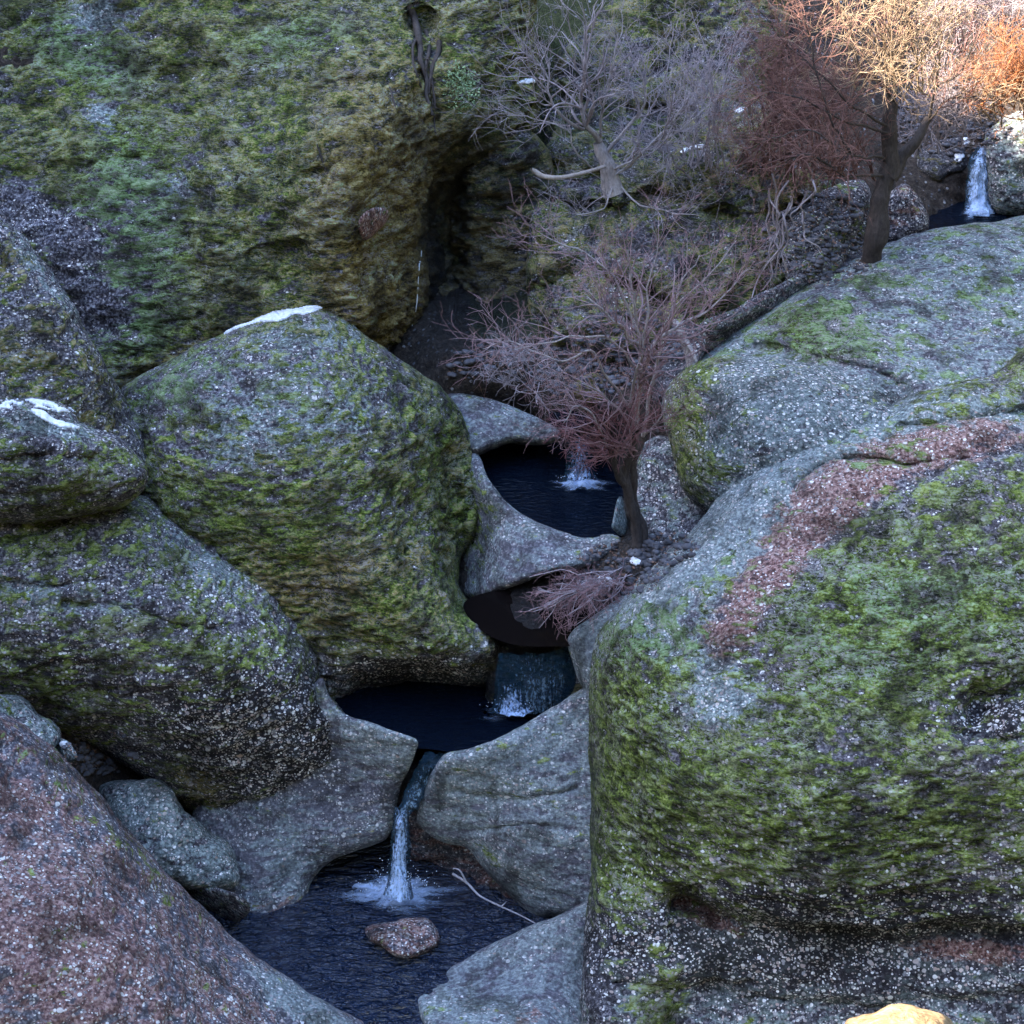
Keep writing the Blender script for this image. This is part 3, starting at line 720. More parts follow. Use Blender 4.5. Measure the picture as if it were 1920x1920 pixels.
# smooth basin slab that dams the middle pool
r = B("boulder", [(878, 830), (896, 850), (915, 895), (945, 935), (985, 965), (1035, 990), (1090, 1002), (1150, 1000), (1172, 1015), (1150, 1040), (1100, 1060), (1040, 1072), (990, 1090), (930, 1112), (885, 1125), (840, 1100), (820, 980), (850, 880)],
  [(885, 840, y, 14.3), (915, 900, y, 13.75), (985, 968, y, 13.45), (1090, 1003, y, 13.3), (1150, 1010, y, 13.25), (850, 980, y, 14.1), (900, 980, y, 13.7), (950, 1010, y, 13.3), (1050, 1040, y, 13.05), (860, 1100, y, 13.6), (900, 1110, y, 13.2), (980, 1080, y, 12.95)],
  W=16, T=.14, back=.45, seed=48, lumps=(.03, .02, .006), base=dict(pale=.50, clast=.3, smooth=.6), paints=[("moss", 880, 960, 34, 90, 0, .6), ("moss", 850, 1000, 40, 80, 0, .4), ("wet_shade", 1140, 1030, 40, 15, 0, .5)], jit=2)
tag(r, "smooth blue grey slab curving round the front of the middle pool", "boulder")

# ledge under the wide fall
r = B("boulder", [(915, 1235), (930, 1212), (965, 1205), (1010, 1210), (1050, 1204), (1085, 1208), (1100, 1260), (1090, 1310), (1040, 1345), (960, 1352), (915, 1340)],
  [(935, 1225, y, 12.62), (1010, 1222, y, 12.62), (1080, 1220, y, 12.55), (930, 1330, y, 12.52), (1010, 1320, y, 12.5), (1080, 1300, y, 12.42)], W=14, T=.10, back=.5, seed=55, step=3, base=dict(wet_shade=.55, moss=.35, gold=.4, clast=.1, pale=.2), paints=[("wet_shade", 1000, 1290, 100, 60, 0, .35), ("pale", 1000, 1210, 90, 8, 0, .6), ("wet_shade", 1000, 1210, 90, 9, 0, -.4)], lumps=(.02, .03, .012), jit=2)
tag(r, "dark dripping ledge with tan debris on its rim under the wide thin waterfall", "boulder")
# pale slab left of the front boulder
r = B("boulder", [(1210, 1080), (1175, 1110), (1130, 1145), (1080, 1175), (1064, 1205), (1072, 1240), (1088, 1285), (1130, 1330), (1200, 1300), (1260, 1180)], [(1160, 1130, y, 12.45), (1080, 1190, y, 12.3), (1090, 1270, y, 12.2), (1150, 1240, y, 12.1)], W=18, T=.14, back=.4, seed=49, base=dict(pale=.8, clast=.1, smooth=.6), lumps=(.02, .02, .006), jit=2)
tag(r, "small pale blue slab tucked behind the front boulder beside the wide fall", "boulder")

# central mossy boulder
r = B("boulder", [(228, 735), (262, 705), (320, 672), (420, 622), (500, 590), (560, 578), (605, 576), (648, 596), (700, 640), (760, 682), (820, 722), (862, 772), (884, 820), (896, 870), (903, 930), (893, 990), (868, 1040), (862, 1090), (880, 1130), (925, 1180), (942, 1215), (930, 1262), (905, 1296), (850, 1300), (780, 1302), (710, 1318), (668, 1335), (620, 1400), (500, 1350), (400, 1150), (300, 1000), (240, 880), (215, 800)],
  [(605, 585, y, 14.4), (420, 630, y, 14.3), (250, 730, y, 14.1), (760, 700, y, 14.2), (880, 850, y, 14.0), (400, 760, y, 13.55), (600, 720, y, 13.55), (750, 800, y, 13.6), (350, 950, y, 13.1), (550, 950, y, 12.85), (700, 950, y, 12.95), (820, 980, y, 13.3),
   (600, 1100, y, 12.6), (750, 1120, y, 12.45), (860, 1150, y, 12.55), (920, 1230, y, 12.4), (700, 1230, y, 12.35), (820, 1230, y, 12.25), (800, 1300, y, 12.6), (650, 1310, y, 12.6), (500, 1300, y, 12.7)],
  W=80, T=.45, back=1.5, step=3.6, seed=51, lumps=(.06, .045, .020), base=dict(moss=.64, pale=.5, clast=.2, gold=.25),
  paints=[("moss", 500, 1010, 240, 110, 25, .28), ("moss", 750, 1150, 170, 75, 15, .5), ("moss", 870, 900, 45, 130, 0, .4), ("moss", 560, 690, 220, 60, -10, -.02), ("mint", 330, 720, 90, 50, -30, .7), ("mint", 500, 740, 200, 90, 0, .3), ("moss", 520, 740, 250, 110, 0, -.22), ("moss", 430, 860, 90, 50, 20, -.15), ("pale", 560, 800, 220, 90, 0, .2), ("clast", 780, 1260, 180, 50, 0, .9), ("moss", 780, 1270, 190, 38, 0, -1.0), ("moss", 850, 880, 60, 60, 0, .2), ("moss", 910, 1200, 30, 50, -30, -.5),
          ("gold", 600, 1100, 200, 100, 0, .25), ("wet_shade", 780, 1300, 160, 22, 0, .8), ("moss", 450, 850, 60, 40, 0, -.2), ("moss", 550, 630, 120, 26, -10, -.25), ("pale", 600, 620, 90, 26, 0, .4)],
  cracks=[([(842, 850), (852, 980), (856, 1060), (872, 1110)], 26, .30)], shelves=[([(640, 1265), (760, 1275), (860, 1270), (930, 1262)], 18, 90, .16)])
tag(r, "largest central boulder, moss covered, with a strip of snow on its crest", "boulder")

# left group
r = B("boulder", [(-120, 330), (-20, 398), (30, 432), (80, 490), (125, 555), (165, 625), (205, 695), (232, 740), (262, 815), (270, 880), (200, 900), (-120, 900)],
  [(0, 420, y, 14.2), (100, 530, y, 14.0), (220, 740, y, 13.7), (0, 600, y, 13.6), (120, 700, y, 13.4), (0, 800, y, 13.2), (220, 840, y, 13.3)], W=60, T=.3, back=1.0, seed=61, lumps=(.05, .04, .018), base=dict(moss=.42, clast=.5, pale=.3, gold=.35),
  paints=[("pale", 90, 520, 120, 26, 55, .3), ("moss", 90, 520, 120, 22, 55, -.3), ("moss", 60, 700, 80, 70, 0, .15)])
tag(r, "steep wedge of dark speckled rock at the left edge below the rock face", "boulder")

r = B("boulder", [(-120, 900), (-20, 925), (120, 950), (250, 928), (300, 948), (340, 985), (400, 1008), (455, 1035), (510, 1080), (550, 1140), (578, 1190), (596, 1240), (606, 1290), (640, 1330), (655, 1370), (640, 1430), (590, 1480), (520, 1520), (450, 1545), (390, 1552), (330, 1510), (240, 1440), (120, 1375), (0, 1315), (-120, 1300)],
  [(0, 940, y, 12.9), (250, 940, y, 13.0), (400, 1020, y, 12.9), (550, 1150, y, 12.6), (0, 1100, y, 12.25), (200, 1080, y, 12.3), (400, 1150, y, 12.2), (560, 1250, y, 12.2), (0, 1280, y, 11.9), (200, 1280, y, 11.9), (400, 1300, y, 11.8), (600, 1380, y, 12.0), (200, 1400, y, 12.1), (400, 1440, y, 11.85), (400, 1540, y, 12.2), (550, 1480, y, 12.05)],
  W=60, T=.4, back=1.3, step=3.6, seed=62, lumps=(.05, .04, .016), base=dict(moss=.40, clast=.5, pale=.4),
  paints=[("moss", 120, 1010, 130, 45, 10, .3), ("moss", 380, 1220, 170, 60, 5, .25), ("moss", 90, 1290, 120, 50, 20, .35), ("pale", 400, 1060, 130, 50, 25, .35), ("pale", 100, 1120, 150, 30, 10, .3), ("clast", 480, 1400, 170, 150, 0, 1.0), ("moss", 500, 1400, 150, 120, 0, -.5), ("clast", 80, 1240, 100, 40, 0, .5), ("moss", 380, 1480, 80, 40, 20, .35), ("gold", 380, 1480, 80, 40, 20, .5), ("moss", 540, 1110, 60, 18, 50, .6), ("red", 120, 1320, 60, 30, 30, .15), ("wet_shade", 420, 1530, 120, 25, 5, .7)],
  cracks=[([(120, 1130), (230, 1140), (330, 1170), (400, 1180)], 8, .07), ([(0, 1095), (110, 1100), (200, 1085)], 8, .06)])
tag(r, "big rounded left boulder, mossy above and studded with white pebbles below", "boulder")

r = B("boulder", [(-120, 740), (-20, 748), (60, 742), (120, 760), (155, 795), (215, 812), (255, 845), (278, 880), (266, 925), (220, 952), (140, 968), (60, 980), (-20, 984), (-120, 980)],
  [(0, 760, y, 12.9), (100, 780, y, 12.85), (200, 830, y, 12.8), (0, 860, y, 12.45), (120, 880, y, 12.4), (240, 890, y, 12.6), (60, 960, y, 12.5), (200, 940, y, 12.6)], W=40, T=.3, back=.8, seed=63, lumps=(.05, .05, .02), base=dict(moss=.45, pale=.35, clast=.45),
  paints=[("pale", 80, 800, 100, 30, 10, .4), ("moss", 80, 790, 100, 26, 10, -.3), ("moss", 130, 900, 130, 40, 0, .15)], shelves=[([(-100, 850), (60, 855), (240, 870)], 8, 30, .06)])
tag(r, "flattened mossy cap rock resting on the big left boulder, snow on top", "boulder")

# slab left of the lowest fall
r = B("boulder", [(600, 1270), (625, 1318), (655, 1342), (700, 1358), (745, 1374), (782, 1386), (780, 1410), (770, 1440), (752, 1470), (742, 1510), (738, 1545), (725, 1572), (680, 1592), (630, 1610), (590, 1645), (566, 1700), (520, 1730), (460, 1735), (400, 1720), (370, 1600), (370, 1500), (480, 1420), (560, 1330)],
  [(640, 1340, y, 12.05), (780, 1392, y, 11.78), (700, 1450, y, 11.95), (745, 1540, y, 11.82), (640, 1560, y, 11.8), (600, 1470, y, 12.0), (580, 1640, y, 11.75), (480, 1600, y, 11.75), (500, 1720, y, 11.5), (420, 1540, y, 12.05)],
  W=26, T=.10, back=.5, step=3, seed=64, lumps=(.03, .025, .008), base=dict(pale=.40, clast=.3, moss=.02, smooth=.6),
  paints=[("pale", 720, 1400, 70, 45, 15, .5), ("red", 660, 1570, 90, 30, -15, .25), ("wet_shade", 660, 1600, 90, 26, -20, .6), ("red", 540, 1700, 70, 30, 0, .45), ("wet_shade", 480, 1560, 90, 60, 0, .35), ("clast", 600, 1450, 80, 80, 0, .5), ("pale", 520, 1620, 50, 60, 0, .3)], jit=2)
tag(r, "smooth grey slab left of the lowest waterfall with a dark undercut", "boulder")

# undercut wall behind the lowest fall
r = B("boulder", [(770, 1500), (800, 1535), (860, 1560), (920, 1590), (970, 1650), (1020, 1720), (1010, 1760), (930, 1740), (840, 1720), (770, 1700), (745, 1620), (740, 1540)],
  [(790, 1560, y, 12.02), (760, 1620, y, 12.1), (850, 1640, y, 11.93), (930, 1680, y, 11.72), (1000, 1715, y, 11.52), (900, 1600, y, 11.98)], W=12, T=.06, back=.4, seed=58, base=dict(red=.5, clast=.2, wet_shade=.35, pale=.1), lumps=(.04, .05, .014), jit=2)
tag(r, "dark brown undercut rock right behind the lowest waterfall", "boulder")
# slab right of the lowest fall
r = B("boulder", [(1140, 1270), (1095, 1290), (1050, 1315), (1000, 1345), (945, 1378), (890, 1402), (840, 1410), (815, 1440), (796, 1480), (782, 1515), (782, 1545), (815, 1572), (870, 1588), (900, 1620), (930, 1655), (965, 1690), (1002, 1722), (1060, 1715), (1160, 1680), (1220, 1500), (1200, 1300)],
  [(1100, 1295, y, 12.2), (1000, 1350, y, 11.98), (890, 1408, y, 11.76), (1050, 1450, y, 11.75), (900, 1500, y, 11.75), (800, 1530, y, 11.8), (1000, 1600, y, 11.45), (1100, 1600, y, 11.4), (1000, 1710, y, 11.48), (1120, 1690, y, 11.25), (890, 1590, y, 11.7)],
  W=20, T=.12, back=.6, seed=65, lumps=(.035, .025, .008), base=dict(pale=.6, clast=.3, moss=.0, smooth=.6),
  paints=[("red", 1000, 1640, 100, 40, 20, .25), ("wet_shade", 920, 1620, 50, 18, 50, .55), ("wet_shade", 800, 1500, 18, 60, 20, .6), ("red", 1030, 1530, 120, 50, 0, .12), ("pale", 950, 1430, 120, 40, -25, .3)], jit=2, cracks=[([(850, 1480), (960, 1500), (1080, 1480)], 6, .03), ([(880, 1560), (980, 1545), (1090, 1560)], 5, .03)])
tag(r, "smooth pale grey slab right of the lowest waterfall", "boulder")

# left small rocks
r = B("boulder", [(185, 1478), (225, 1465), (290, 1458), (320, 1480), (350, 1525), (390, 1555), (430, 1580), (446, 1620), (450, 1655), (400, 1668), (330, 1660), (270, 1620), (220, 1560)],
  [(220, 1480, y, 12.0), (290, 1470, y, 11.95), (300, 1550, y, 11.6), (400, 1590, y, 11.6), (430, 1640, y, 11.45), (350, 1650, y, 11.35)], W=30, T=.22, back=.5, seed=66, lumps=(.05, .05, .018), base=dict(pale=.72, clast=.5))
tag(r, "pale blue speckled stone in the gap behind the reddish front slab", "boulder")
r = B("stone", [(355, 1668), (400, 1666), (450, 1676), (470, 1700), (450, 1722), (410, 1730), (370, 1710)], [(400, 1680, y, 11.35), (440, 1710, y, 11.25)], W=14, T=.1, back=.3, seed=67, base=dict(pale=.5, clast=.3, moss=.2), lumps=(.02, .03, .01))
tag(r, "small flat stone below the pale blue speckled stone", "stone")
r = B("stone", [(-60, 1310), (10, 1300), (50, 1312), (75, 1340), (100, 1352), (118, 1380), (90, 1410), (0, 1400), (-60, 1380)], [(20, 1330, y, 11.7), (90, 1370, y, 11.65), (0, 1380, y, 11.4)], W=22, T=.15, back=.4, seed=68, base=dict(pale=.6, clast=.4, moss=.15), lumps=(.04, .05, .015))
tag(r, "low grey rubble stone at the left edge above the reddish slab", "stone")
r = B("stone", [(96, 1400), (112, 1385), (130, 1392), (146, 1418), (130, 1430), (105, 1420)], [(120, 1400, y, 11.6), (125, 1420, y, 11.55)], W=8, T=.06, back=.15, step=3, seed=69, base=dict(pale=.9), lumps=(.01, .015, .008), jit=1)
tag(r, "tiny whitish stone lying between the left rubble and the soil hollow", "stone")

# stone in the pool
r = B("stone", [(684, 1742), (700, 1733), (735, 1727), (770, 1720), (800, 1724), (818, 1745), (822, 1768), (805, 1785), (770, 1797), (740, 1792), (712, 1772), (692, 1762)],
  [(700, 1745, y, 11.22), (760, 1730, y, 11.35), (810, 1750, y, 11.2), (750, 1765, y, 11.05), (780, 1795, y, 10.98)], W=12, T=.1, back=.25, step=3, seed=70, base=dict(red=.55, pale=.35, clast=.5), lumps=(.02, .03, .012), jit=2)
tag(r, "pinkish brown stone standing in the lowest pool", "stone")

# bottom slabs
r = B("boulder", [(1180, 1650), (1130, 1676), (1080, 1700), (1010, 1730), (950, 1758), (880, 1790), (820, 1812), (782, 1832), (766, 1850), (776, 1880), (800, 1930), (840, 2020), (1200, 2020)],
  [(1100, 1700, y, 11.15), (900, 1790, y, 11.0), (775, 1850, y, 10.8), (950, 1850, y, 10.7), (1050, 1800, y, 10.85), (820, 1930, y, 10.2), (1000, 1950, y, 10.05), (950, 1900, y, 10.35), (785, 1890, y, 10.5), (1150, 1900, y, 10.6), (1160, 1780, y, 11.1)], W=20, T=.16, back=.8, seed=71, lumps=(.03, .02, .007), base=dict(pale=.7, clast=.2, smooth=.6, mint=.1), paints=[("red", 1000, 1900, 70, 30, 0, .5), ("mint", 900, 1830, 100, 40, 0, .4)], jit=2)
tag(r, "smooth pale slab at the bottom centre closing the lowest pool", "boulder")

r = B("boulder", [(-140, 1300), (0, 1335), (40, 1360), (90, 1395), (130, 1430), (170, 1470), (205, 1515), (250, 1565), (300, 1620), (345, 1665), (390, 1708), (440, 1762), (500, 1808), (560, 1846), (620, 1880), (668, 1905), (690, 1930), (700, 2040), (-140, 2040)],
  [(0, 1345, y, 11.2), (130, 1440, y, 11.1), (250, 1570, y, 10.95), (345, 1670, y, 10.85), (440, 1765, y, 10.75), (620, 1885, y, 10.4), (0, 1550, y, 10.35), (150, 1650, y, 10.1), (300, 1780, y, 9.95), (0, 1850, y, 9.3), (200, 1900, y, 9.3), (450, 1900, y, 9.9), (0, 2000, y, 9.0)],
  W=40, T=.25, back=1.3, step=3.6, seed=72, lumps=(.05, .03, .009), base=dict(pale=.2, red=.52, clast=.5, moss=.0, smooth=.35),
  paints=[("moss", 90, 1440, 130, 40, 40, .42), ("mint", 90, 1440, 120, 40, 40, .5), ("moss", 230, 1590, 120, 24, 45, .5), ("red", 110, 1760, 170, 110, 30, .35), ("red", 60, 1500, 80, 40, 0, .2), ("pale", 560, 1880, 110, 26, 30, .9), ("red", 560, 1880, 110, 30, 30, -.6), ("pale", 150, 1600, 120, 26, 30, .35), ("moss", 310, 1690, 30, 12, 30, .4)])
tag(r, "reddish grey speckled slab filling the bottom left corner", "boulder")

# the big front boulder on the right
r = B("boulder", [(1112, 1210), (1130, 1172), (1165, 1128), (1205, 1082), (1250, 1035), (1300, 990), (1345, 935), (1395, 890), (1440, 862), (1495, 828), (1560, 798), (1620, 775), (1690, 748), (1760, 722), (1850, 704), (2080, 680), (2080, 2060), (1100, 2060), (1086, 1920), (1092, 1820), (1100, 1720), (1108, 1640), (1104, 1560), (1108, 1480), (1102, 1400), (1104, 1300)],
  [(1112, 1215, y, 11.9), (1150, 1250, y, 11.6), (1205, 1090, y, 12.15), (1345, 940, y, 12.6), (1495, 835, y, 12.9), (1690, 755, y, 13.2), (1900, 700, y, 13.5), (1350, 1100, y, 11.7), (1550, 980, y, 12.05), (1800, 880, y, 12.4), (1950, 900, y, 12.3), (1200, 1300, y, 11.2), (1400, 1280, y, 10.95), (1650, 1150, y, 11.2), (1900, 1150, y, 11.1),
   (1130, 1500, y, 11.1), (1250, 1500, y, 10.6), (1500, 1420, y, 10.4), (1750, 1400, y, 10.3), (1950, 1400, y, 10.25), (1120, 1750, y, 10.45), (1250, 1680, y, 10.4), (1500, 1640, y, 10.05), (1750, 1620, y, 9.95), (1950, 1600, y, 9.95), (1110, 1920, y, 9.95), (1400, 1800, y, 10.1), (1700, 1800, y, 9.95), (1300, 1950, y, 9.9), (1800, 1950, y, 9.6)],
  W=55, T=.4, back=2.0, step=3.6, seed=81, lumps=(.06, .035, .015), base=dict(moss=.58, pale=.5, clast=.35, mint=.12, gold=.1),
  paints=[("moss", 1720, 1180, 330, 190, 0, .42), ("moss", 1250, 1450, 180, 200, 0, .22), ("moss", 1160, 1420, 60, 260, 0, .45), ("moss", 1500, 1550, 400, 110, 0, .25), ("mint", 1700, 1150, 260, 130, -20, .35), ("mint", 1450, 900, 220, 70, -30, .65), ("pale", 1300, 1010, 240, 40, -45, .5), ("mint", 1280, 1060, 240, 60, -45, .5), ("mint", 1260, 1200, 90, 60, 0, .5), ("pale", 1430, 900, 300, 75, -34, .7), ("moss", 1430, 890, 300, 60, -34, -.38), ("moss", 1250, 1060, 140, 40, -45, -.3), ("pale", 1250, 1060, 140, 50, -45, .5), ("pale", 1700, 800, 260, 60, -8, .5), ("moss", 1340, 1010, 300, 80, -42, -.34), ("pale", 1340, 1010, 300, 90, -42, .4), ("smooth", 1340, 1010, 300, 90, -42, .4), ("moss", 1350, 1330, 70, 50, 0, -.3), ("pale", 1250, 1230, 90, 60, 0, .3), ("pale", 1250, 1090, 100, 50, -45, .4),
          ("red", 1570, 930, 150, 62, -30, .95), ("red", 1450, 1080, 130, 60, -45, .85), ("red", 1370, 1200, 80, 70, -30, .6), ("red", 1820, 850, 170, 40, -14, .7), ("moss", 1820, 850, 170, 40, -14, -.4), ("moss", 1560, 940, 120, 50, -30, -.5), ("moss", 1450, 1080, 110, 50, -45, -.5), ("moss", 1370, 1200, 80, 60, -30, -.4), ("pale", 1350, 1310, 70, 50, 0, .5), ("moss", 1350, 1310, 80, 60, 0, -.45), ("red", 1270, 1360, 60, 40, 0, .5), ("red", 1750, 820, 140, 30, -10, .55), ("moss", 1800, 800, 200, 40, -8, -.3),
          ("red", 1380, 1480, 120, 45, 0, .35), ("moss", 1870, 1340, 90, 60, 0, -.6), ("clast", 1870, 1340, 90, 60, 0, .8), ("red", 1870, 1340, 60, 40, 0, .5), ("moss", 1500, 1810, 600, 110, 0, -.85), ("clast", 1500, 1740, 600, 150, 0, .75), ("pale", 1600, 1660, 300, 40, 0, -.2), ("moss", 1230, 1830, 60, 80, 0, .4), ("moss", 1150, 1600, 70, 60, 0, .2), ("moss", 1600, 1880, 500, 60, 0, -.3), ("red", 1290, 1900, 50, 40, 0, .4),
          ("pale", 1130, 1750, 50, 160, 0, -.2), ("wet_shade", 1112, 1600, 22, 260, 0, .5), ("red", 1320, 1715, 80, 26, 25, 1.1), ("clast", 1320, 1715, 80, 26, 25, -.8), ("red", 1830, 1782, 150, 26, 3, 1.0), ("clast", 1830, 1782, 150, 26, 3, -.7), ("moss", 1250, 1870, 40, 60, 20, .8), ("pale", 1350, 1770, 90, 40, 0, .5), ("moss", 1220, 1250, 110, 70, -20, .2)],
  cracks=[([(1490, 915), (1530, 882), (1580, 864), (1640, 862), (1700, 872), (1760, 866), (1820, 862)], 7, .10), ([(1690, 800), (1760, 798), (1820, 790), (1870, 778), (1960, 765)], 8, .12), ([(1840, 1330), (1880, 1310), (1940, 1290)], 34, .28), ([(1270, 1688), (1310, 1700), (1350, 1722)], 20, .22), ([(1790, 1372), (1860, 1390), (1950, 1380)], 10, .08)],
  shelves=[([(1240, 1672), (1300, 1690), (1360, 1722), (1450, 1738), (1560, 1748), (1680, 1762), (1800, 1752), (1990, 1750)], 16, 110, .22), ([(1100, 1830), (1250, 1850), (1500, 1875), (1700, 1880), (2000, 1870)], 14, 60, .08)])
tag(r, "massive mossy boulder with a red streak filling the right foreground", "boulder")

TAN = NT("tan_sandstone"); _p = TAN.pos(); _n = TAN.noise(_p, 40, 5, 0.7); _b = TAN.noise(_p, 9, 3, 0.6)
TAN = TAN.done(TAN.bsdf(TAN.ramp(TAN.math('ADD', TAN.math('MULTIPLY', _n, .6), TAN.math('MULTIPLY', _b, .4)), [(0.36, (0.10, 0.065, 0.035)), (0.5, (0.27, 0.19, 0.10)), (0.64, (0.42, 0.33, 0.20))]), 0.9, TAN.bump(_n, 1.0, 0.02), 0.2))
# sunlit stone close to the camera
dd = 6.2
r = B("stone", [(1585, 1922), (1612, 1902), (1640, 1898), (1672, 1886), (1705, 1884), (1740, 1893), (1768, 1900), (1788, 1922), (1830, 2000), (1850, 2200), (1560, 2200), (1570, 2000)],
  [(1690, 1900, y, 4.95), (1600, 1925, y, 4.9), (1780, 1925, y, 4.9), (1700, 1960, y, 4.7), (1700, 2150, y, 4.5)], W=30, T=.08, back=.5, step=5, seed=91, lumps=(.03, .02, .006), jit=3, mat=TAN)
tag(r, "sunlit tan stone top peeking in at the bottom right edge", "stone")
SUNLIT = r

# ------------------------------------------------------------------ falling water, foam
def strip(name, left, right, ya, yb, mat, parent, foam0, foam1, nu=22, nv=60, bulge=0.06, seed=5, zend=None):
    """a sheet of water between two pixel edges (top to bottom), real distance from ya to yb"""
    Lp = smooth_open(left, 10); Rp = smooth_open(right, 10)
    t = np.linspace(0, 1, nv); s = np.linspace(0, 1, nu)
    def samp(P): k = np.linspace(0, 1, len(P)); return np.stack([np.interp(t, k, P[:, 0]), np.interp(t, k, P[:, 1])], -1)
    Lp, Rp = samp(Lp), samp(Rp)
    T, S = np.meshgrid(t, s, indexing='ij')
    px = Lp[:, None, 0] * (1 - S) + Rp[:, None, 0] * S; py = Lp[:, None, 1] * (1 - S) + Rp[:, None, 1] * S
    yy = np.interp(T, np.linspace(0, 1, len(ya)), ya)
    d = d_of(px, py, 'y', yy)
    P = to_world(px, py, d)
    P[..., 1] -= (0.015 if name == 'chute' else bulge) * np.sin(np.pi * S)
    P = P + np.array([0.3, -1, 0]) * (0.045 * fbm(P, (30, 30, 6), 3, seed))[..., None]
    F = foam0 + (foam1 - foam0) * T - 0.35 * np.abs(2 * S - 1) ** 3
    i = np.arange(nv * nu).reshape(nv, nu)
    q = np.stack([i[:-1, :-1], i[1:, :-1], i[1:, 1:], i[:-1, 1:]], -1).reshape(-1, 4)
    return mesh_obj(name, P.reshape(-1, 3), q, None, mat, parent=parent, attrs={"foam": F.ravel()})

def splash(parent, cx, cy, rx, ry, level, seed, strength=1.0, h=0.05):
    """churned foam heaped where the water lands"""
    nr, na = 26, 72
    R, A = np.meshgrid(np.linspace(0, 1, nr), np.linspace(0, 2 * np.pi, na, endpoint=False), indexing='ij')
    px = cx + rx * R * np.cos(A); py = cy + ry * R * np.sin(A)
    P = at(px, py, 'z', level)
    lump = 0.5 + fbm(P, (20, 26, 20), 4, seed, 0.65)
    P[..., 2] += 0.012 + h * lump * np.clip(1 - R, 0, 1) ** 0.8
    wob = 0.75 + 0.9 * (fbm(np.stack([np.cos(A) * 2, np.sin(A) * 2, 0 * A + seed], -1), (1.5,) * 3, 3, seed) + 0.25)
    F = strength * np.clip(1.0 - (R / wob) ** 0.9 * 0.95, 0, 1)
    i = np.arange(nr * na).reshape(nr, na); j = np.roll(i, -1, axis=1)
    q = np.stack([i[:-1], i[1:], j[1:], j[:-1]], -1).reshape(-1, 4)
    o = mesh_obj("foam", P.reshape(-1, 3), q, None, FOAM, parent=parent, attrs={"foam": F.ravel()})
    return o

def droplets(parent, pts, r, seed):
    rg = np.random.default_rng(seed)
    base = np.array([(1, 0, 0), (-1, 0, 0), (0, 1, 0), (0, -1, 0), (0, 0, 1.3), (0, 0, -1.3)], float)
    tr = np.array([(0, 2, 4), (2, 1, 4), (1, 3, 4), (3, 0, 4), (2, 0, 5), (1, 2, 5), (3, 1, 5), (0, 3, 5)])
    V = []; Tt = []
    for k, p in enumerate(pts):
        V.append(p + base * r * rg.uniform(0.4, 1.3)); Tt.append(tr + 6 * k)
    o = mesh_obj("spray", np.concatenate(V), None, np.concatenate(Tt), DROP, parent=parent)
    o["kind"] = "stuff"
    return o
DROP = NT("white_spray"); DROP = DROP.done(DROP.bsdf((0.72, 0.80, 0.92), 0.3, None, 0.5))

def waterfall(base, label, strips, foams, seed, drops=None):
    w = empty("waterfall", at(*base)); tag(w, label, "waterfall", "waterfalls of the stream")
    bpy.context.view_layer.update()
    for k, a in enumerate(strips):
        strip(a[0], a[1], a[2], a[3], None, a[4], w, a[5], a[6], seed=seed + k)
    for f in foams: splash(w, *f)
    if drops:
        cx, cy, sx, sy, yy, n, up = drops
        rg = np.random.default_rng(seed)
        px = cx + sx * rg.normal(size=n); py = cy - np.abs(rg.normal(size=n)) * up + sy * rg.normal(size=n)
        droplets(w, at(px, py, 'y', yy + 0.06 * rg.normal(size=n)), 0.0032, seed)
    return w
THIN = fall_material("thin_sliding_water", 0.60, 1.1, (0.35, 0.5, 0.62))
waterfall((745, 1690, 'z', L1), "tallest white waterfall pouring into the lowest pool",
  [("chute", [(806, 1408), (785, 1430), (764, 1470), (748, 1510), (738, 1532)], [(850, 1412), (830, 1440), (806, 1480), (782, 1510), (770, 1532)], [12.0, 11.93, 11.88, 11.8, 11.74], THIN, 0.40, 0.66),
   ("falling_sheet", [(742, 1512), (737, 1540), (733, 1590), (728, 1640), (718, 1678)], [(768, 1512), (768, 1540), (769, 1590), (769, 1640), (775, 1680)], [11.72, 11.68, 11.63, 11.60, 11.55], FALL, 0.52, 0.66)],
  [(742, 1682, 160, 50, L1, 3, 1.35, 0.05), (742, 1674, 84, 36, L1, 4, 2.1, 0.08)], 3, (745, 1672, 34, 9, 11.56, 260, 24))
waterfall((960, 1335, 'z', L2_), "wide thin waterfall sliding over a dark ledge",
  [("sliding_sheet", [(934, 1222), (930, 1260), (926, 1300), (922, 1340)], [(1072, 1212), (1082, 1240), (1080, 1280), (1065, 1320)], [12.50, 12.46, 12.43, 12.40], THIN, 0.44, 0.58),
   ("falling_sheet", [(935, 1275), (932, 1300), (926, 1318), (918, 1334)], [(980, 1272), (985, 1296), (996, 1316), (1010, 1330)], [12.42, 12.40, 12.38, 12.35], FALL, 0.42, 0.62)],
  [(962, 1335, 60, 16, L2_, 7, 1.6, 0.06), (930, 1350, 70, 20, L2_, 8, 0.62, 0.02)], 7, (960, 1328, 24, 4, 12.34, 90, 8))
waterfall((1085, 915, 'z', L3_), "small bluish waterfall half hidden behind the pink tree",
  [("falling_sheet", [(1066, 812), (1064, 850), (1060, 880), (1050, 908)], [(1104, 812), (1108, 850), (1114, 880), (1122, 908)], [14.25, 14.2, 14.17, 14.12], FALL, 0.42, 0.60)],
  [(1085, 912, 80, 20, L3_, 11, 1.35, 0.05)], 11, (1085, 905, 22, 4, 14.08, 60, 8))
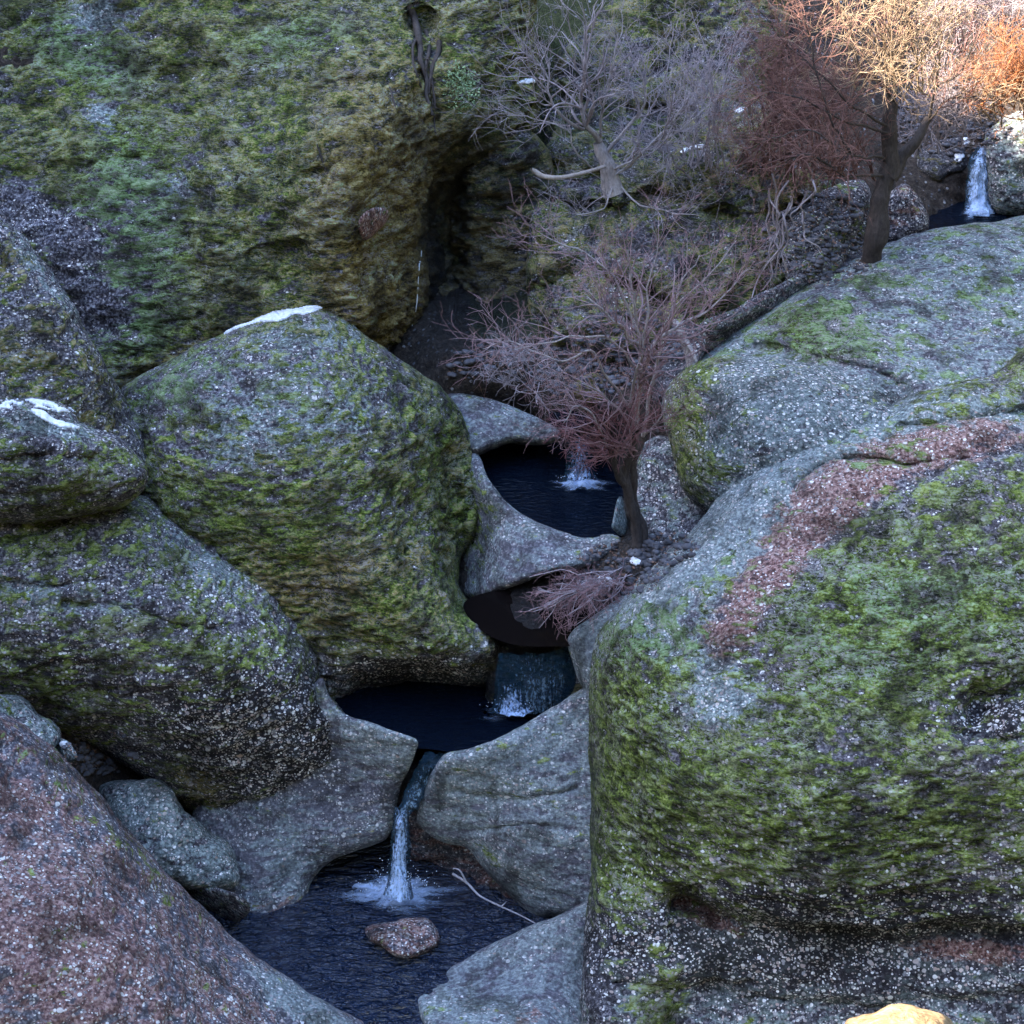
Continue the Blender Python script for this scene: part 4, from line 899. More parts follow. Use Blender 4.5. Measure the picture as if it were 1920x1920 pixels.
waterfall((1832, 405, 'z', L4_), "highest waterfall, narrow and white, beside the speckled grey boulder",
  [("falling_sheet", [(1832, 272), (1818, 300), (1812, 340), (1810, 375), (1806, 400)], [(1852, 272), (1856, 300), (1856, 340), (1860, 375), (1868, 400)], [17.4, 17.3, 17.22, 17.15, 17.08], FALL, 0.55, 0.72)],
  [(1830, 405, 50, 13, L4_, 13, 1.25, 0.06)], 13)

# a thread of water down the wall
# ------------------------------------------------------------------ ray helper to lay things on the rocks
bpy.context.view_layer.update()
DG = bpy.context.evaluated_depsgraph_get()
CAMV = Vector((0, 0, H))
def hit(px, py):
    p = Vector(to_world(px, py, 10.0)); dv = (p - CAMV).normalized()
    ok, loc, nrm, _, ob, _ = scene.ray_cast(DG, CAMV, dv)
    return (np.array(loc), np.array(nrm)) if ok else (None, None)

def snow(outline, label, th=0.02, holes=-0.35, group="patches of old snow"):
    poly = smooth_closed(outline, 5, 3.5, int(outline[0][0]))
    x0, y0 = poly.min(0); x1, y1 = poly.max(0); st = 1.6
    xs = np.arange(x0 - st, x1 + st, st); ys = np.arange(y0 - st, y1 + st, st)
    X, Y = np.meshgrid(xs, ys)
    D, _, _ = seg_dist(X, Y, poly); ins = inside(X, Y, poly)
    P = np.zeros(X.shape + (3,)); N = np.zeros_like(P); ok = np.zeros(X.shape, bool)
    for i in range(X.shape[0]):
        for j in range(X.shape[1]):
            if D[i, j] < 3 * st or ins[i, j]:
                l, n = hit(X[i, j], Y[i, j])
                if l is not None: P[i, j] = l; N[i, j] = n; ok[i, j] = True
    med = np.median(P[ok & ins][:, 1]) if (ok & ins).any() else 0
    ok &= np.abs(P[..., 1] - med) < 1.2
    use = ins & ok & (fbm(P, (16,) * 3, 3, 12) > holes)
    cell = use[:-1, :-1] & use[1:, :-1] & use[:-1, 1:] & use[1:, 1:]
    used = np.zeros(X.shape, bool)
    for a, b in ((0, 0), (0, 1), (1, 0), (1, 1)):
        used[a:a + cell.shape[0], b:b + cell.shape[1]] |= cell
    if used.sum() < 4: return
    edge = np.clip(D / (2.2 * st), 0, 1) ** 0.5
    hgt = th * edge * (0.9 + 0.5 * fbm(P, (14,) * 3, 3, 6)) 
    top = P + N * (hgt[..., None] * 0.6 + 0.002)
    bot = P - N * 0.02
    idx = -np.ones(X.shape, int); idx[used] = np.arange(used.sum()); m = used.sum()
    r, c = np.nonzero(cell)
    q = np.stack([idx[r, c], idx[r + 1, c], idx[r + 1, c + 1], idx[r, c + 1]], -1)
    E = np.concatenate([q[:, [0, 1]], q[:, [1, 2]], q[:, [2, 3]], q[:, [3, 0]]])
    key = np.sort(E, 1); key = key[:, 0] * (m + 1) + key[:, 1]
    u, inv, c2 = np.unique(key, return_inverse=True, return_counts=True)
    BE = E[c2[inv] == 1]
    side = np.stack([BE[:, 1], BE[:, 0], BE[:, 0] + m, BE[:, 1] + m], -1)
    o = mesh_obj("snow_patch", np.concatenate([top[used], bot[used]]), np.concatenate([q, q[:, ::-1] + m, side]), None, SNOW)
    tag(o, label, "snow", group)
snow([(420, 628), (445, 610), (480, 596), (510, 583), (545, 575), (575, 572), (603, 576), (596, 584), (570, 590), (548, 587), (530, 598), (505, 603), (480, 606), (455, 618), (430, 628)], "long strip of snow on the crest of the central boulder", 0.02, -0.5)
snow([(-10, 756), (20, 748), (60, 744), (100, 750), (128, 764), (140, 776), (110, 772), (70, 762), (30, 764), (-10, 772)], "snow streak along the top of the left cap rock", 0.02, -0.12)
snow([(50, 764), (75, 768), (100, 784), (130, 792), (150, 800), (140, 806), (105, 798), (80, 788), (60, 776)], "slanting snow streak on the face of the left cap rock", 0.02, -0.15)
snow([(1272, 282), (1285, 272), (1305, 266), (1322, 266), (1318, 274), (1298, 279), (1284, 286)], "bright snow patch among the grey tree's right hand twigs")
snow([(965, 153), (985, 149), (1002, 152), (1000, 158), (978, 160)], "small snow patch left of the bare grey tree")
snow([(1182, 1046), (1200, 1040), (1222, 1042), (1214, 1052), (1195, 1060), (1184, 1056)], "small snow patch at the foot of the pink tree", 0.015, -0.6)
snow([(1122, 1078), (1140, 1080), (1152, 1088), (1138, 1092), (1122, 1086)], "snow patch on the dead brush below the pink tree", 0.01, -0.05)
snow([(1788, 290), (1800, 284), (1806, 296), (1796, 306), (1786, 302)], "lower of two snow lumps left of the highest waterfall")
snow([(1802, 262), (1812, 256), (1818, 266), (1808, 274)], "upper of two snow lumps left of the highest waterfall")
snow([(112, 1394), (124, 1390), (134, 1398), (122, 1404)], "tiny snow speck on the stone at the left edge")
snow([(1378, 204), (1396, 200), (1402, 208), (1386, 212)], "thin snow patch under the rust red twigs")

def scatter(name, label, regions, n, smin, smax, mat, seed, flat=0.6, leaf=False):
    rg = np.random.default_rng(seed); V = []; T = []; k = 0
    w = np.array([r[2] * r[3] for r in regions], float); w /= w.sum()
    t = (1 + 5 ** .5) / 2
    ico = np.array([(-1, t, 0), (1, t, 0), (-1, -t, 0), (1, -t, 0), (0, -1, t), (0, 1, t), (0, -1, -t), (0, 1, -t), (t, 0, -1), (t, 0, 1), (-t, 0, -1), (-t, 0, 1)]) / 1.9
    fc = np.array([(0, 11, 5), (0, 5, 1), (0, 1, 7), (0, 7, 10), (0, 10, 11), (1, 5, 9), (5, 11, 4), (11, 10, 2), (10, 7, 6), (7, 1, 8), (3, 9, 4), (3, 4, 2), (3, 2, 6), (3, 6, 8), (3, 8, 9), (4, 9, 5), (2, 4, 11), (6, 2, 10), (8, 6, 7), (9, 8, 1)])
    for q in range(n):
        r = regions[rg.choice(len(regions), p=w)]
        a, b = rg.uniform(-1, 1, 2)
        if a * a + b * b > 1: continue
        l, nn = hit(r[0] + a * r[2], r[1] + b * r[3])
        if l is None or nn[2] < 0.1: continue
        s_ = smin + (smax - smin) * rg.random() ** 2.5
        if leaf:
            d = unit(rg.normal(size=3) * (1, 1, .4)); u = unit(np.cross(d, nn + rg.normal(size=3) * .3)); p = l + nn * .006
            V.append(np.array([p - d * s_, p + u * s_ * .5, p + d * s_, p - u * s_ * .5]) + nn * rg.uniform(0, .01, (4, 1))); T.append(np.array([(0, 1, 2), (0, 2, 3)]) + k); k += 4
        else:
            A = np.linalg.qr(rg.normal(size=(3, 3)))[0]
            m = (ico * rg.uniform(.7, 1.2, (12, 1))) @ A * s_ * np.array([1.2, 1, flat])
            V.append(m + l + nn * s_ * .25); T.append(fc + k); k += 12
    o = mesh_obj(name, np.concatenate(V), None, np.concatenate(T), mat, smooth=not leaf)
    tag(o, label, kind="stuff"); return o

def unit(v): return v / (np.linalg.norm(v) + 1e-9)
GAPS = [(1030, 690, 190, 60), (1160, 1070, 90, 50), (190, 1410, 70, 45), (1540, 450, 110, 90), (1180, 640, 110, 60), (1780, 230, 120, 60), (1250, 1030, 60, 30)]
PEB = bark_material("gravel_stone", (0.012, 0.012, 0.016), (0.13, 0.13, 0.15), 9)
LIT = bark_material("dead_leaves", (0.05, 0.028, 0.022), (0.26, 0.16, 0.12), 9)
scatter("gravel", "small stones lying in the gullies between the boulders", GAPS, 3600, .006, .038, PEB, 5)
scatter("leaf_litter", "brown dead leaves caught in the gullies between the boulders", GAPS, 3200, .010, .022, LIT, 6, leaf=True)
bpy.context.view_layer.update(); DG = bpy.context.evaluated_depsgraph_get()

# ------------------------------------------------------------------ bare trees and brush
class Tubes:
    def __init__(s): s.V = []; s.Q = []; s.n = 0
    def add(s, P, r0, r1, sides=4, rad=None):
        P = np.asarray(P, float); m = len(P)
        if m < 2: return
        T = np.gradient(P, axis=0); T /= np.linalg.norm(T, axis=1, keepdims=True) + 1e-9
        ref = np.array([0.31, 0.84, 0.44])
        A = np.cross(T, ref); A /= np.linalg.norm(A, axis=1, keepdims=True) + 1e-9
        Bv = np.cross(T, A)
        R = np.linspace(r0, r1, m) if rad is None else rad
        ang = np.arange(sides) * 2 * np.pi / sides
        V = P[:, None] + R[:, None, None] * (np.cos(ang)[None, :, None] * A[:, None] + np.sin(ang)[None, :, None] * Bv[:, None])
        i = np.arange(m * sides).reshape(m, sides) + s.n; j = np.roll(i, -1, axis=1)
        s.V.append(V.reshape(-1, 3)); s.Q.append(np.stack([i[:-1], j[:-1], j[1:], i[1:]], -1).reshape(-1, 4)); s.n += m * sides
    def build(s, name, mat, parent=None):
        return mesh_obj(name, np.concatenate(s.V), np.concatenate(s.Q), None, mat, parent=parent)

def crown(a, b, ma, mb, root):
    t = Tubes(); t.V = a.V + b.V; t.Q = a.Q + [q + a.n for q in b.Q]; t.n = a.n + b.n
    o = t.build("twigs", ma, root)
    if mb != ma:
        o.data.materials.append(mb)
        k = sum(len(q) for q in a.Q); mi = np.zeros(len(o.data.polygons), np.int32); mi[k:] = 1
        o.data.polygons.foreach_set("material_index", mi)
    return o

def unit(v): return v / (np.linalg.norm(v) + 1e-9)

def walk(p, d, length, n, wob, up, rg, drift=(0, 0, 0)):
    pts = [p]; st = length / n; dd = unit(np.array(d, float)); cur = rg.normal(size=3) * wob
    for k in range(n):
        cur = 0.6 * cur + rg.normal(size=3) * wob
        dd = unit(dd + cur + np.array([0, 0, up]) + np.array(drift))
        pts.append(pts[-1] + dd * st)
    return np.array(pts)

def sprout(par, r, n, lmin, lmax, rg, tb, depth, wob=0.13, up=0.06, spread=0.9, tmin=0.25, shrink=0.55, kids=4, rmin=0.0016, drift=(0, 0, 0)):
    """twigs leaving a branch, each carrying finer ones"""
    seg = np.linalg.norm(np.diff(par, axis=0), axis=1).sum()
    for k in range(n):
        t = rg.uniform(tmin, 1.0); f = t * (len(par) - 1); i = min(int(f), len(par) - 2); p = par[i] + (par[i + 1] - par[i]) * (f - i)
        tg = unit(par[i + 1] - par[i])
        rd = rg.normal(size=3); rd -= tg * (rd @ tg); rd = unit(rd)
        d = unit(tg * rg.uniform(0.5, 1.1) + rd * spread * rg.uniform(0.5, 1.2))
        L = rg.uniform(lmin, lmax) * (1.15 - 0.5 * t)
        m = max(4, int(L / 0.05))
        P = walk(p, d, L, min(m, 12), wob, up, rg, drift)
        rr = max(rmin, r * (1 - 0.6 * t) * 0.6)
        tb[min(depth, len(tb) - 1)].add(P, rr, max(rmin * 0.6, rr * 0.35), 4 if rr > 0.006 else 3)
        if depth + 1 < 4 and kids > 0 and L > 0.12:
            sprout(P, rr, kids, lmin * shrink, lmax * shrink, rg, tb, depth + 1, wob, up, spread, 0.15, shrink, max(0, kids - 1), rmin, drift)

def path(pts):
    """pts: (px, py, world y) -> smooth path in the scene"""
    P = np.array([at(a, b, 'y', c) for a, b, c in pts])
    return smooth_open(P, 5)

def rough_path(P, amp, seed):
    return P + amp * np.stack([fbm(P, (6,) * 3, 2, seed + k) for k in range(3)], -1)

def tree(name, label, cat, base, trunks, branches, mats, seed, twig_n=14, lrange=(0.25, 0.6), kids=4, up=0.06, spread=0.9, rmin=0.0015, wob=0.13, drift=(0, 0, 0), group="bare trees and bushes", trunkname="trunk"):
    rg = np.random.default_rng(seed)
    root = empty(name, at(*base)); tag(root, label, cat, group); bpy.context.view_layer.update()
    if trunks:
        t0 = Tubes()
        for pts, r0, r1 in trunks:
            P = rough_path(path(pts), 0.04, seed); m = len(P)
            rad = np.linspace(r0, r1, m) * (1 + 0.35 * fbm(P, (9,) * 3, 2, seed)); rad[:3] *= np.array([1.35, 1.2, 1.08])
            t0.add(P, r0, r1, 10, rad)
        t0.build(trunkname, mats[0], root)
    tb = [Tubes(), Tubes(), Tubes()]
    for br in branches:
        pts, r0, r1 = br[:3]; k = br[3] if len(br) > 3 else 1.0
        P = rough_path(path(pts), 0.05, seed + 3)
        r0 *= 0.72; tb[0].add(P, r0, r1, 6)
        sprout(P, r0, int(twig_n * k), lrange[0], lrange[1], rg, tb, 1, wob, up, spread, 0.2, 0.6, kids, rmin, drift)
    tb[0].build("branches", mats[1], root)
    crown(tb[1], tb[2], mats[2], mats[-1], root)
    return root

# the pink tree in the middle of the gorge
tree("bare_tree", "bare tree with a fine pinkish crown rooted beside the middle pools", "tree", (1192, 1035, 'y', 13.0),
  [([(1198, 1062, 13.02), (1196, 1038, 13.0), (1190, 990, 13.02), (1180, 940, 13.05), (1172, 900, 13.05), (1178, 860, 13.05), (1190, 800, 13.05)], .046, .030),
   ([(1172, 905, 13.05), (1150, 870, 12.98), (1140, 840, 12.9)], .03, .018), ([(1200, 1036, 13.02), (1205, 1000, 13.05), (1192, 950, 13.08), (1188, 880, 13.1), (1205, 820, 13.15)], .036, .026)],
  [([(1190, 800, 13.05), (1196, 720, 13.0), (1200, 650, 12.95), (1190, 560, 12.9), (1180, 470, 12.9)], .028, .006, 1.6),
   ([(1200, 650, 12.95), (1180, 632, 12.8), (1160, 605, 12.7), (1132, 580, 12.6), (1095, 555, 12.6)], .017, .005, 1.4),
   ([(1196, 700, 13.0), (1150, 640, 12.8), (1100, 628, 12.7), (1040, 640, 12.6), (970, 650, 12.6), (915, 630, 12.6)], .014, .003, 1.3),
   ([(1180, 760, 13.0), (1130, 700, 12.9), (1105, 660, 12.8), (1060, 680, 12.7), (1020, 665, 12.7), (960, 640, 12.8), (910, 655, 12.9)], .014, .003, 1.3),
   ([(1200, 680, 13.0), (1240, 630, 13.0), (1300, 600, 13.0), (1350, 565, 13.0), (1400, 500, 13.1)], .020, .004, 1.7),
   ([(1205, 820, 13.15), (1225, 720, 13.2), (1240, 650, 13.2), (1270, 560, 13.2), (1310, 480, 13.2)], .020, .004, 1.5),
   ([(1200, 620, 12.9), (1150, 520, 12.9), (1080, 470, 12.9), (1010, 440, 12.9)], .013, .003, 1.4),
   ([(1240, 650, 13.2), (1260, 590, 13.2), (1330, 520, 13.1), (1380, 450, 13.1)], .012, .003, 1.2),
   ([(1140, 840, 12.9), (1120, 790, 12.85), (1080, 760, 12.8), (1060, 790, 12.75)], .014, .003, 1.2),
   ([(1188, 860, 13.1), (1170, 780, 13.0), (1130, 740, 12.9), (1090, 720, 12.85)], .014, .003, 1.2),
   ([(1205, 820, 13.15), (1240, 780, 13.1), (1262, 730, 13.1)], .012, .003, 1.0),
   ([(1180, 760, 13.0), (1195, 690, 12.85), (1215, 600, 12.8), (1220, 520, 12.8), (1240, 440, 12.8)], .016, .003, 1.4)],
  (BARK_DARK, BARK_GREY, TWIG_LILAC, TWIG_PINK), 5, 14, (0.22, 0.55), 3, up=0.05, rmin=0.0016)

# the grey tree higher up
tree("bare_tree", "bare grey tree with a spreading crown growing from the rock bank above the pink tree", "tree", (1140, 345, 'y', 16.0),
  [([(1150, 360, 16.0), (1142, 320, 16.0), (1132, 290, 16.0), (1125, 265, 16.0)], .07, .045)],
  [([(1125, 265, 16.0), (1100, 230, 15.9), (1092, 180, 15.9), (1098, 120, 15.9), (1095, 50, 15.9)], .035, .006, 1.5),
   ([(1092, 240, 15.95), (1040, 205, 15.8), (1028, 180, 15.8), (1022, 140, 15.8), (1000, 115, 15.8), (970, 90, 15.8)], .02, .004, 1.3),
   ([(1132, 290, 16.0), (1180, 230, 16.0), (1208, 190, 16.0), (1200, 150, 16.0), (1190, 110, 16)], .022, .004, 1.2),
   ([(1142, 320, 16.0), (1185, 300, 15.9), (1203, 285, 15.85), (1196, 262, 15.8)], .018, .006, 0.8),
   ([(1150, 330, 16.0), (1220, 270, 15.9), (1270, 210, 15.9), (1290, 180, 15.9)], .02, .004, 1.3),
   ([(1170, 300, 16.0), (1240, 260, 15.9), (1310, 215, 15.9), (1340, 190, 15.9)], .014, .003, 1.2),
   ([(1125, 265, 16.0), (1130, 200, 15.9), (1150, 120, 15.9), (1160, 60, 15.9)], .018, .004, 1.3),
   ([(1150, 350, 16.0), (1130, 385, 15.7), (1080, 400, 15.6)], .012, .003, 0.7),
   ([(1160, 350, 16.0), (1230, 395, 15.7), (1310, 400, 15.6)], .012, .003, 0.8),
   ([(1110, 315, 16.0), (1078, 280, 15.8), (1065, 240, 15.8), (1000, 220, 15.8), (950, 218, 15.8)], .012, .003, 1.0)],
  (BARK_GREY, BARK_GREY, TWIG_GREY, TWIG_GREY), 15, 14, (0.3, 0.7), 3, up=0.04)
db = Tubes(); P = path([(1003, 322, 15.5), (1020, 331, 15.5), (1050, 333, 15.55), (1090, 325, 15.7), (1135, 312, 15.9)])
db.add(P, .022, .014, 8); db.add(path([(1003, 322, 15.5), (996, 317, 15.48)]), .022, .012, 8)
o = db.build("dead_branch", bark_material("pale_deadwood", (0.20, 0.17, 0.16), (0.42, 0.37, 0.34), 40)); tag(o, "pale broken dead branch jutting left from the grey tree's foot", "branch")

# forked thick tree
tree("bare_tree", "thick forked dark tree with rusty twigs standing on the slab near the upper right", "tree", (1643, 468, 'y', 15.7),
  [([(1634, 505, 15.75), (1640, 470, 15.7), (1646, 420, 15.72), (1652, 370, 15.75), (1662, 325, 15.8), (1672, 285, 15.8), (1668, 240, 15.8), (1672, 190, 15.85)], .10, .05),
   ([(1664, 330, 15.8), (1690, 295, 15.85), (1720, 260, 15.9), (1740, 225, 16.0)], .062, .03)],
  [([(1672, 190, 15.85), (1655, 160, 15.8), (1610, 125, 15.7), (1590, 60, 15.7), (1560, 0, 15.7)], .022, .004, 1.3),
   ([(1668, 240, 15.8), (1600, 200, 15.5), (1540, 140, 15.4), (1480, 90, 15.4), (1430, 20, 15.4)], .016, .003, 2.0),
   ([(1668, 250, 15.8), (1590, 230, 15.4), (1510, 190, 15.2), (1440, 170, 15.2), (1390, 200, 15.2)], .016, .003, 2.0),
   ([(1665, 300, 15.8), (1600, 290, 15.3), (1540, 250, 15.1), (1470, 250, 15.1), (1400, 280, 15.1)], .016, .003, 2.0),
   ([(1660, 330, 15.8), (1580, 330, 15.3), (1520, 290, 15.1), (1470, 310, 15.1), (1420, 360, 15.1)], .02, .004, 1.8),
   ([(1672, 190, 15.85), (1690, 130, 15.8), (1700, 60, 15.8), (1730, -20, 15.8)], .018, .004, 1.0),
   ([(1740, 225, 16.0), (1760, 170, 16), (1800, 130, 16), (1840, 60, 16)], .018, .004, 1.0),
   ([(1740, 225, 16.0), (1780, 190, 15.9), (1830, 180, 15.8)], .014, .004, 0.7),
   ([(1600, 290, 15.3), (1560, 220, 15.2), (1520, 100, 15.2), (1500, 20, 15.2)], .016, .004, 1.6)],
  (BARK_DARK, BARK_DARK, TWIG_RED, TWIG_RUST), 25, 14, (0.25, 0.6), 3, up=0.0, wob=0.15)

# hanging pale vines
vt = Tubes(); rg = np.random.default_rng(8)
for (x0, y0, x1, y1) in [(1460, 330, 1450, 520), (1470, 340, 1440, 500), (1450, 350, 1470, 470), (1490, 370, 1455, 450), (1510, 360, 1480, 440), (1500, 400, 1530, 480), (1465, 400, 1475, 530), (1450, 420, 1436, 540), (1480, 380, 1420, 560), (1530, 340, 1500, 420), (1440, 380, 1428, 470)]:
    pts = [(x0 + (x1 - x0) * t + rg.normal() * 7, y0 + (y1 - y0) * t + rg.normal() * 3, 15.1 + rg.normal() * .04) for t in np.linspace(0, 1, 6)]
    P = path(pts); vt.add(P, .009, .005, 5)
    sprout(P, .006, 5, .1, .28, rg, [vt, vt, vt], 1, up=-0.08, kids=2)
o = vt.build("vine", TWIG_GREY); tag(o, "pale leafless vines hanging below the rusty twigs left of the forked trunk", "vine")

# generic bushes: many stems from a foot
def bush(name, label, foot, tips, mats, seed, n, r=.008, lr=(.15, .4), kids=3, spread=.8, twig_n=6, up=.03, jitter=25, wob=.13, sag=0.0):
    rg = np.random.default_rng(seed)
    root = empty(name, at(foot[0], foot[1], 'y', foot[2])); tag(root, label, "bush", "bare trees and bushes"); bpy.context.view_layer.update()
    tb = [Tubes(), Tubes(), Tubes()]
    for k in range(n):
        tx, ty, tyy = tips[k % len(tips)]
        fx = foot[0] + rg.normal() * foot[3]; fy = foot[1] + rg.normal() * foot[3] * 0.3
        tx += rg.normal() * jitter; ty += rg.normal() * jitter; tyy += rg.normal() * .12
        mx = fx + (tx - fx) * .45 + rg.normal() * jitter * .5; my = fy + (ty - fy) * .6 + rg.normal() * jitter * .4
        P = rough_path(path([(fx, fy, foot[2]), (mx, my, (foot[2] + tyy) / 2 - .05), (tx, ty + sag, tyy)]), .05, seed + k)
        tb[0].add(P, r * rg.uniform(.5, 1.3), .0025, 5)
        sprout(P, r * .7, twig_n, lr[0], lr[1], rg, tb, 1, wob, up, spread, .2, .6, kids, .0018)
    tb[0].build("stems", mats[0], root)
    crown(tb[1], tb[2], mats[1], mats[1], root)
    return root
bush("bush", "straw coloured bare bush in sunlight at the top right", (1700, 170, 15.9, 34), [(1600, 20, 15.6), (1650, -10, 15.6), (1700, 30, 15.6), (1740, -10, 15.6), (1780, 30, 15.7), (1620, 90, 15.6), (1600, 110, 15.6), (1800, 0, 15.7), (1660, 60, 15.5)], (TWIG_STRAW, TWIG_STRAW), 41, 24, .007, (.3, .7), 3, twig_n=5, spread=1.2, wob=.17, jitter=40)
bush("bush", "glowing orange bush in sunlight at the right edge above the highest waterfall", (1900, 195, 16.9, 40), [(1840, 110, 16.8), (1870, 90, 16.8), (1900, 80, 16.8), (1935, 90, 16.8), (1820, 160, 16.7), (1960, 120, 16.8)], (TWIG_ORANGE, TWIG_ORANGE), 42, 40, .008, (.12, .34), 3, twig_n=6, up=.08)
bush("bush", "low pale arching brush just under the orange bush", (1860, 215, 16.9, 50), [(1800, 150, 16.6), (1840, 170, 16.6), (1920, 150, 16.6), (1790, 190, 16.6), (1900, 185, 16.6)], (TWIG_STRAW, TWIG_STRAW), 43, 16, .009, (.15, .35), 2, twig_n=5)
bush("bush", "purplish bare thicket along the top edge beyond the orange bush", (1850, 90, 18.4, 70), [(1780, -20, 18.3), (1830, -20, 18.3), (1880, -20, 18.3), (1930, -10, 18.3)], (TWIG_PINK, TWIG_GREY), 44, 26, .009, (.2, .5), 3, twig_n=6)
bush("bush", "rusty red thicket between the grey tree and the forked trunk", (1480, 330, 16.4, 60), [(1400, 120, 16.3), (1450, 60, 16.3), (1500, 120, 16.3), (1560, 160, 16.3), (1420, 220, 16.2), (1520, 220, 16.2), (1570, 260, 16.2), (1400, 300, 16.1)], (TWIG_RED, TWIG_RED), 45, 44, .009, (.2, .5), 3, twig_n=7)
bush("bush", "grey purple brushwood filling the ground right of the grey tree", (1330, 330, 16.3, 50), [(1260, 260, 16.0), (1320, 130, 16.3), (1380, 60, 16.5), (1360, 230, 16.2), (1290, 60, 16.5)], (TWIG_GREY, TWIG_GREY), 46, 24, .008, (.2, .45), 3, twig_n=6)
bush("bush", "dark rust coloured shoots around the foot of the fork in the trunk", (1600, 330, 16.0, 30), [(1570, 230, 15.8), (1620, 240, 15.8), (1560, 300, 15.8), (1640, 260, 15.8)], (TWIG_RED, TWIG_RED), 47, 18, .007, (.12, .3), 2, twig_n=6)
bush("bush", "tangle of twigs between the forked trunk and the highest waterfall", (1740, 270, 16.8, 40), [(1720, 160, 16.7), (1780, 170, 16.7), (1760, 110, 16.8), (1830, 210, 16.7), (1700, 210, 16.7)], (TWIG_GREY, TWIG_GREY), 48, 24, .009, (.15, .4), 3, twig_n=6)
bush("bush", "dead brown brush drooping over the shallow brown water", (1130, 1085, 12.75, 30), [(1040, 1120, 12.45), (1010, 1150, 12.5), (1060, 1160, 12.4), (1110, 1140, 12.4), (1090, 1100, 12.5), (1150, 1110, 12.4), (1000, 1110, 12.6)], (TWIG_GREY, TWIG_PINK), 49, 34, .005, (.1, .26), 3, twig_n=7, up=-.05, jitter=14)
bush("bush", "small pale twiggy bush under the left arm of the pink tree", (990, 720, 14.3, 40), [(930, 640, 14.1), (980, 660, 14.1), (1040, 680, 14.1), (1010, 740, 14.0), (920, 690, 14.1)], (TWIG_GREY, TWIG_GREY), 50, 18, .005, (.1, .26), 3, twig_n=6, jitter=14)
bush("bush", "crimson shoots around the foot of the pink tree's trunk", (1170, 850, 13.0, 14), [(1060, 790, 12.85), (1080, 830, 12.85), (1110, 780, 12.8), (1240, 780, 12.95), (1100, 860, 12.85), (1210, 740, 12.9)], (TWIG_PINK, bark_material("crimson_twigs", (0.09, 0.035, 0.04), (0.25, 0.11, 0.115), 12)), 51, 30, .006, (.1, .26), 3, twig_n=7, jitter=12)

# dead stump in the gully
st = Tubes(); st.add(rough_path(path([(1300, 690, 14.2), (1288, 650, 14.22), (1275, 620, 14.25), (1262, 600, 14.3)]), .02, 3), .045, .02, 8); st.add(path([(1285, 640, 14.2), (1296, 655, 14.15), (1306, 678, 14.1)]), .02, .012, 6)
o = st.build("dead_stump", BARK_GREY); tag(o, "short leaning grey dead stump in the gully behind the bulging boulder", "stump")

# stick lying at the lowest pool
sk = Tubes(); P = path([(848, 1638, 11.62), (875, 1655, 11.58), (900, 1680, 11.5), (940, 1700, 11.44), (975, 1716, 11.38), (1005, 1732, 11.3)]); sk.add(P, .010, .004, 6); sk.add(path([(875, 1655, 11.58), (862, 1632, 11.6), (850, 1628, 11.62)]), .008, .004, 5); sk.add(path([(940, 1700, 11.44), (950, 1690, 11.44)]), .006, .003, 5)
o = sk.build("stick", bark_material("driftwood", (0.18, 0.17, 0.20), (0.40, 0.38, 0.42), 40)); tag(o, "pale crooked stick lying at the right edge of the lowest pool", "stick")

# roots and twigs on the wall
def wallvine(name, label, cat, lines, mat, seed, tw=4, lr=(.08, .2)):
    t = Tubes(); rg = np.random.default_rng(seed)
    for pts, r0, r1 in lines:
        Q = []
        for (a, b) in pts:
            l, n = hit(a, b)
            if l is not None: Q.append(l + unit(n) * r0 * 0.8)
        if len(Q) > 1:
            P = rough_path(smooth_open(np.array(Q), 5), .02, seed); t.add(P, r0, r1, 6)
            if tw: sprout(P, r0 * .6, tw, lr[0], lr[1], rg, [t, t, t], 1, kids=2, up=0.02)
    if t.n: tag(t.build(name, mat), label, cat)
wallvine("root", "gnarled grey brown root clinging to the top of the rock face", "root", [([(768, 10), (776, 40), (779, 70), (786, 95), (787, 120), (796, 150), (799, 185), (806, 215)], .035, .012), ([(826, 78), (824, 105), (812, 125), (810, 150), (802, 175)], .022, .012), ([(800, 60), (806, 90), (798, 120), (797, 150)], .02, .012), ([(779, 70), (772, 100), (778, 135), (790, 165)], .014, .008), ([(810, 150), (816, 185), (812, 225), (815, 250)], .012, .006)], BARK_DARK, 3, 7)
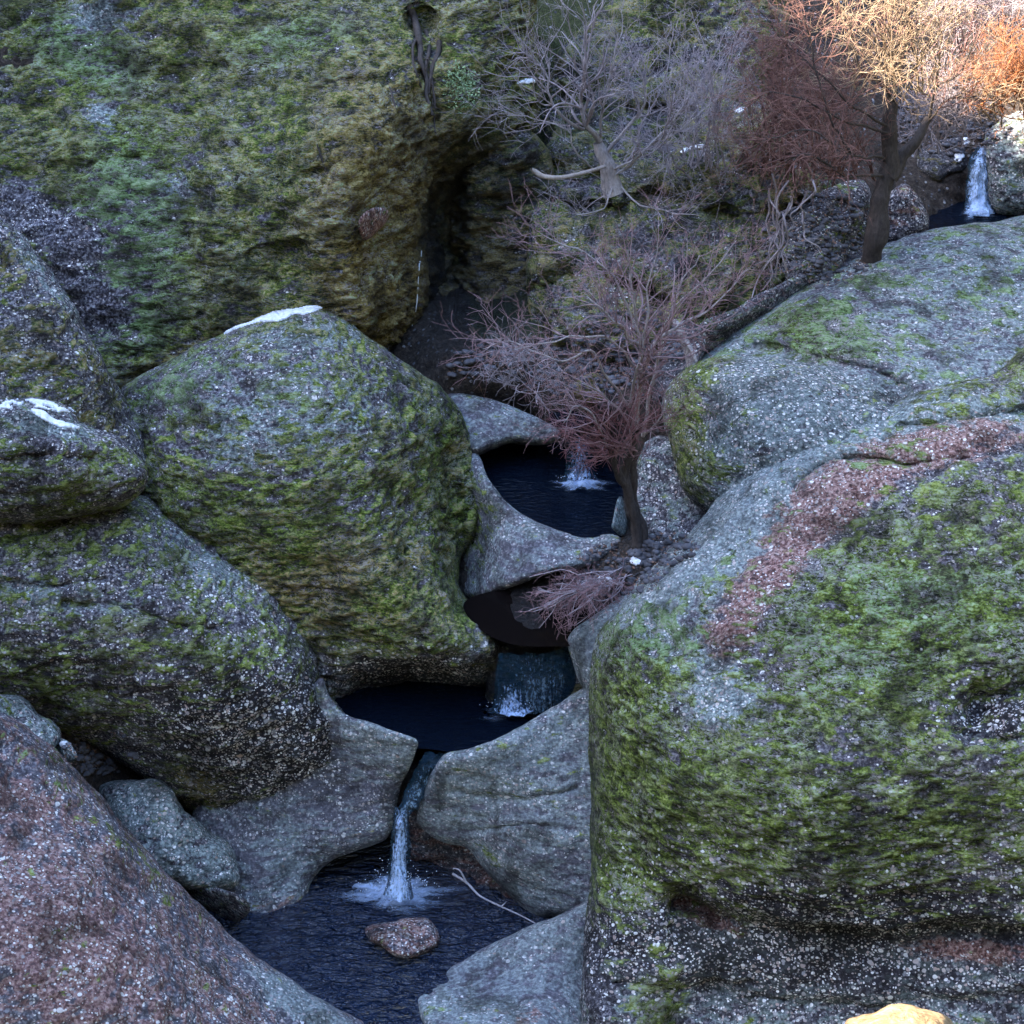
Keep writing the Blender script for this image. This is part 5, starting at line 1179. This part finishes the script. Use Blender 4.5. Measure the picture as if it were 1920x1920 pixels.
wallvine("twig", "short dark twig sticking up from the middle of the rock face", "twig", [([(612, 315), (604, 295), (597, 270)], .010, .005)], BARK_DARK, 4, 2, (.03, .08))
wallvine("twig", "dark curved twig near the root on the rock face", "twig", [([(742, 205), (735, 180), (728, 155)], .009, .005)], BARK_DARK, 5, 2, (.04, .1))

TRICK = NT('trickle_water'); TRICK = TRICK.done(TRICK.bsdf((0.62, 0.68, 0.74), 0.2, None, 0.6))
wallvine("water_trickle", "thin white trickle running down the dark edge of the mossy rock face", "trickle", [([(790, 470), (786, 500), (783, 540), (779, 580), (775, 610), (770, 650)], .0045, .003)], TRICK, 6, 0)
# stone lodged in the wall
r = B("stone", [(672, 425), (680, 402), (700, 390), (722, 392), (728, 405), (716, 425), (695, 445), (680, 448)], [(700, 400, y, 14.72), (690, 440, y, 14.66)], W=16, T=.10, back=.25, step=3, seed=101, base=dict(red=.75, pale=.2, clast=.2, moss=.15), lumps=(.02, .02, .01), jit=2)
tag(r, "reddish stone lodged in the mossy rock face", "stone")

# pale green plant on the wall
def leafy(label, cx, cy, rx, ry, yy, n, mat, seed, size=.03):
    rg = np.random.default_rng(seed); V = []; T = []
    l0, n0 = hit(cx, cy)
    root = empty("plant", l0); tag(root, label, "plant"); bpy.context.view_layer.update()
    k = 0
    while k < n:
        a, b = rg.normal(size=2) * .5
        if a * a + b * b > 1: continue
        l, nn = hit(cx + a * rx, cy + b * ry)
        if l is None: k += 1; continue
        p = l + unit(nn) * rg.uniform(.0, .05) + np.array([0, 0, -.005])
        d = unit(rg.normal(size=3) + np.array([0, -.6, .5])); u = unit(np.cross(d, rg.normal(size=3)))
        s = size * rg.uniform(.5, 1.2)
        V += [p, p + d * s * .5 + u * s * .28, p + d * s, p + d * s * .5 - u * s * .28]; T.append([4 * k, 4 * k + 1, 4 * k + 2, 4 * k + 3]) if False else T.append([len(V) - 4, len(V) - 3, len(V) - 2, len(V) - 1]); k += 1
    mesh_obj("leaves", np.array(V), np.array(T), None, mat, parent=root)
leafy("pale mint green plant tuft on the rock face right of the root", 864, 162, 34, 50, 0, 800, LEAF_MINT, 9, .024)
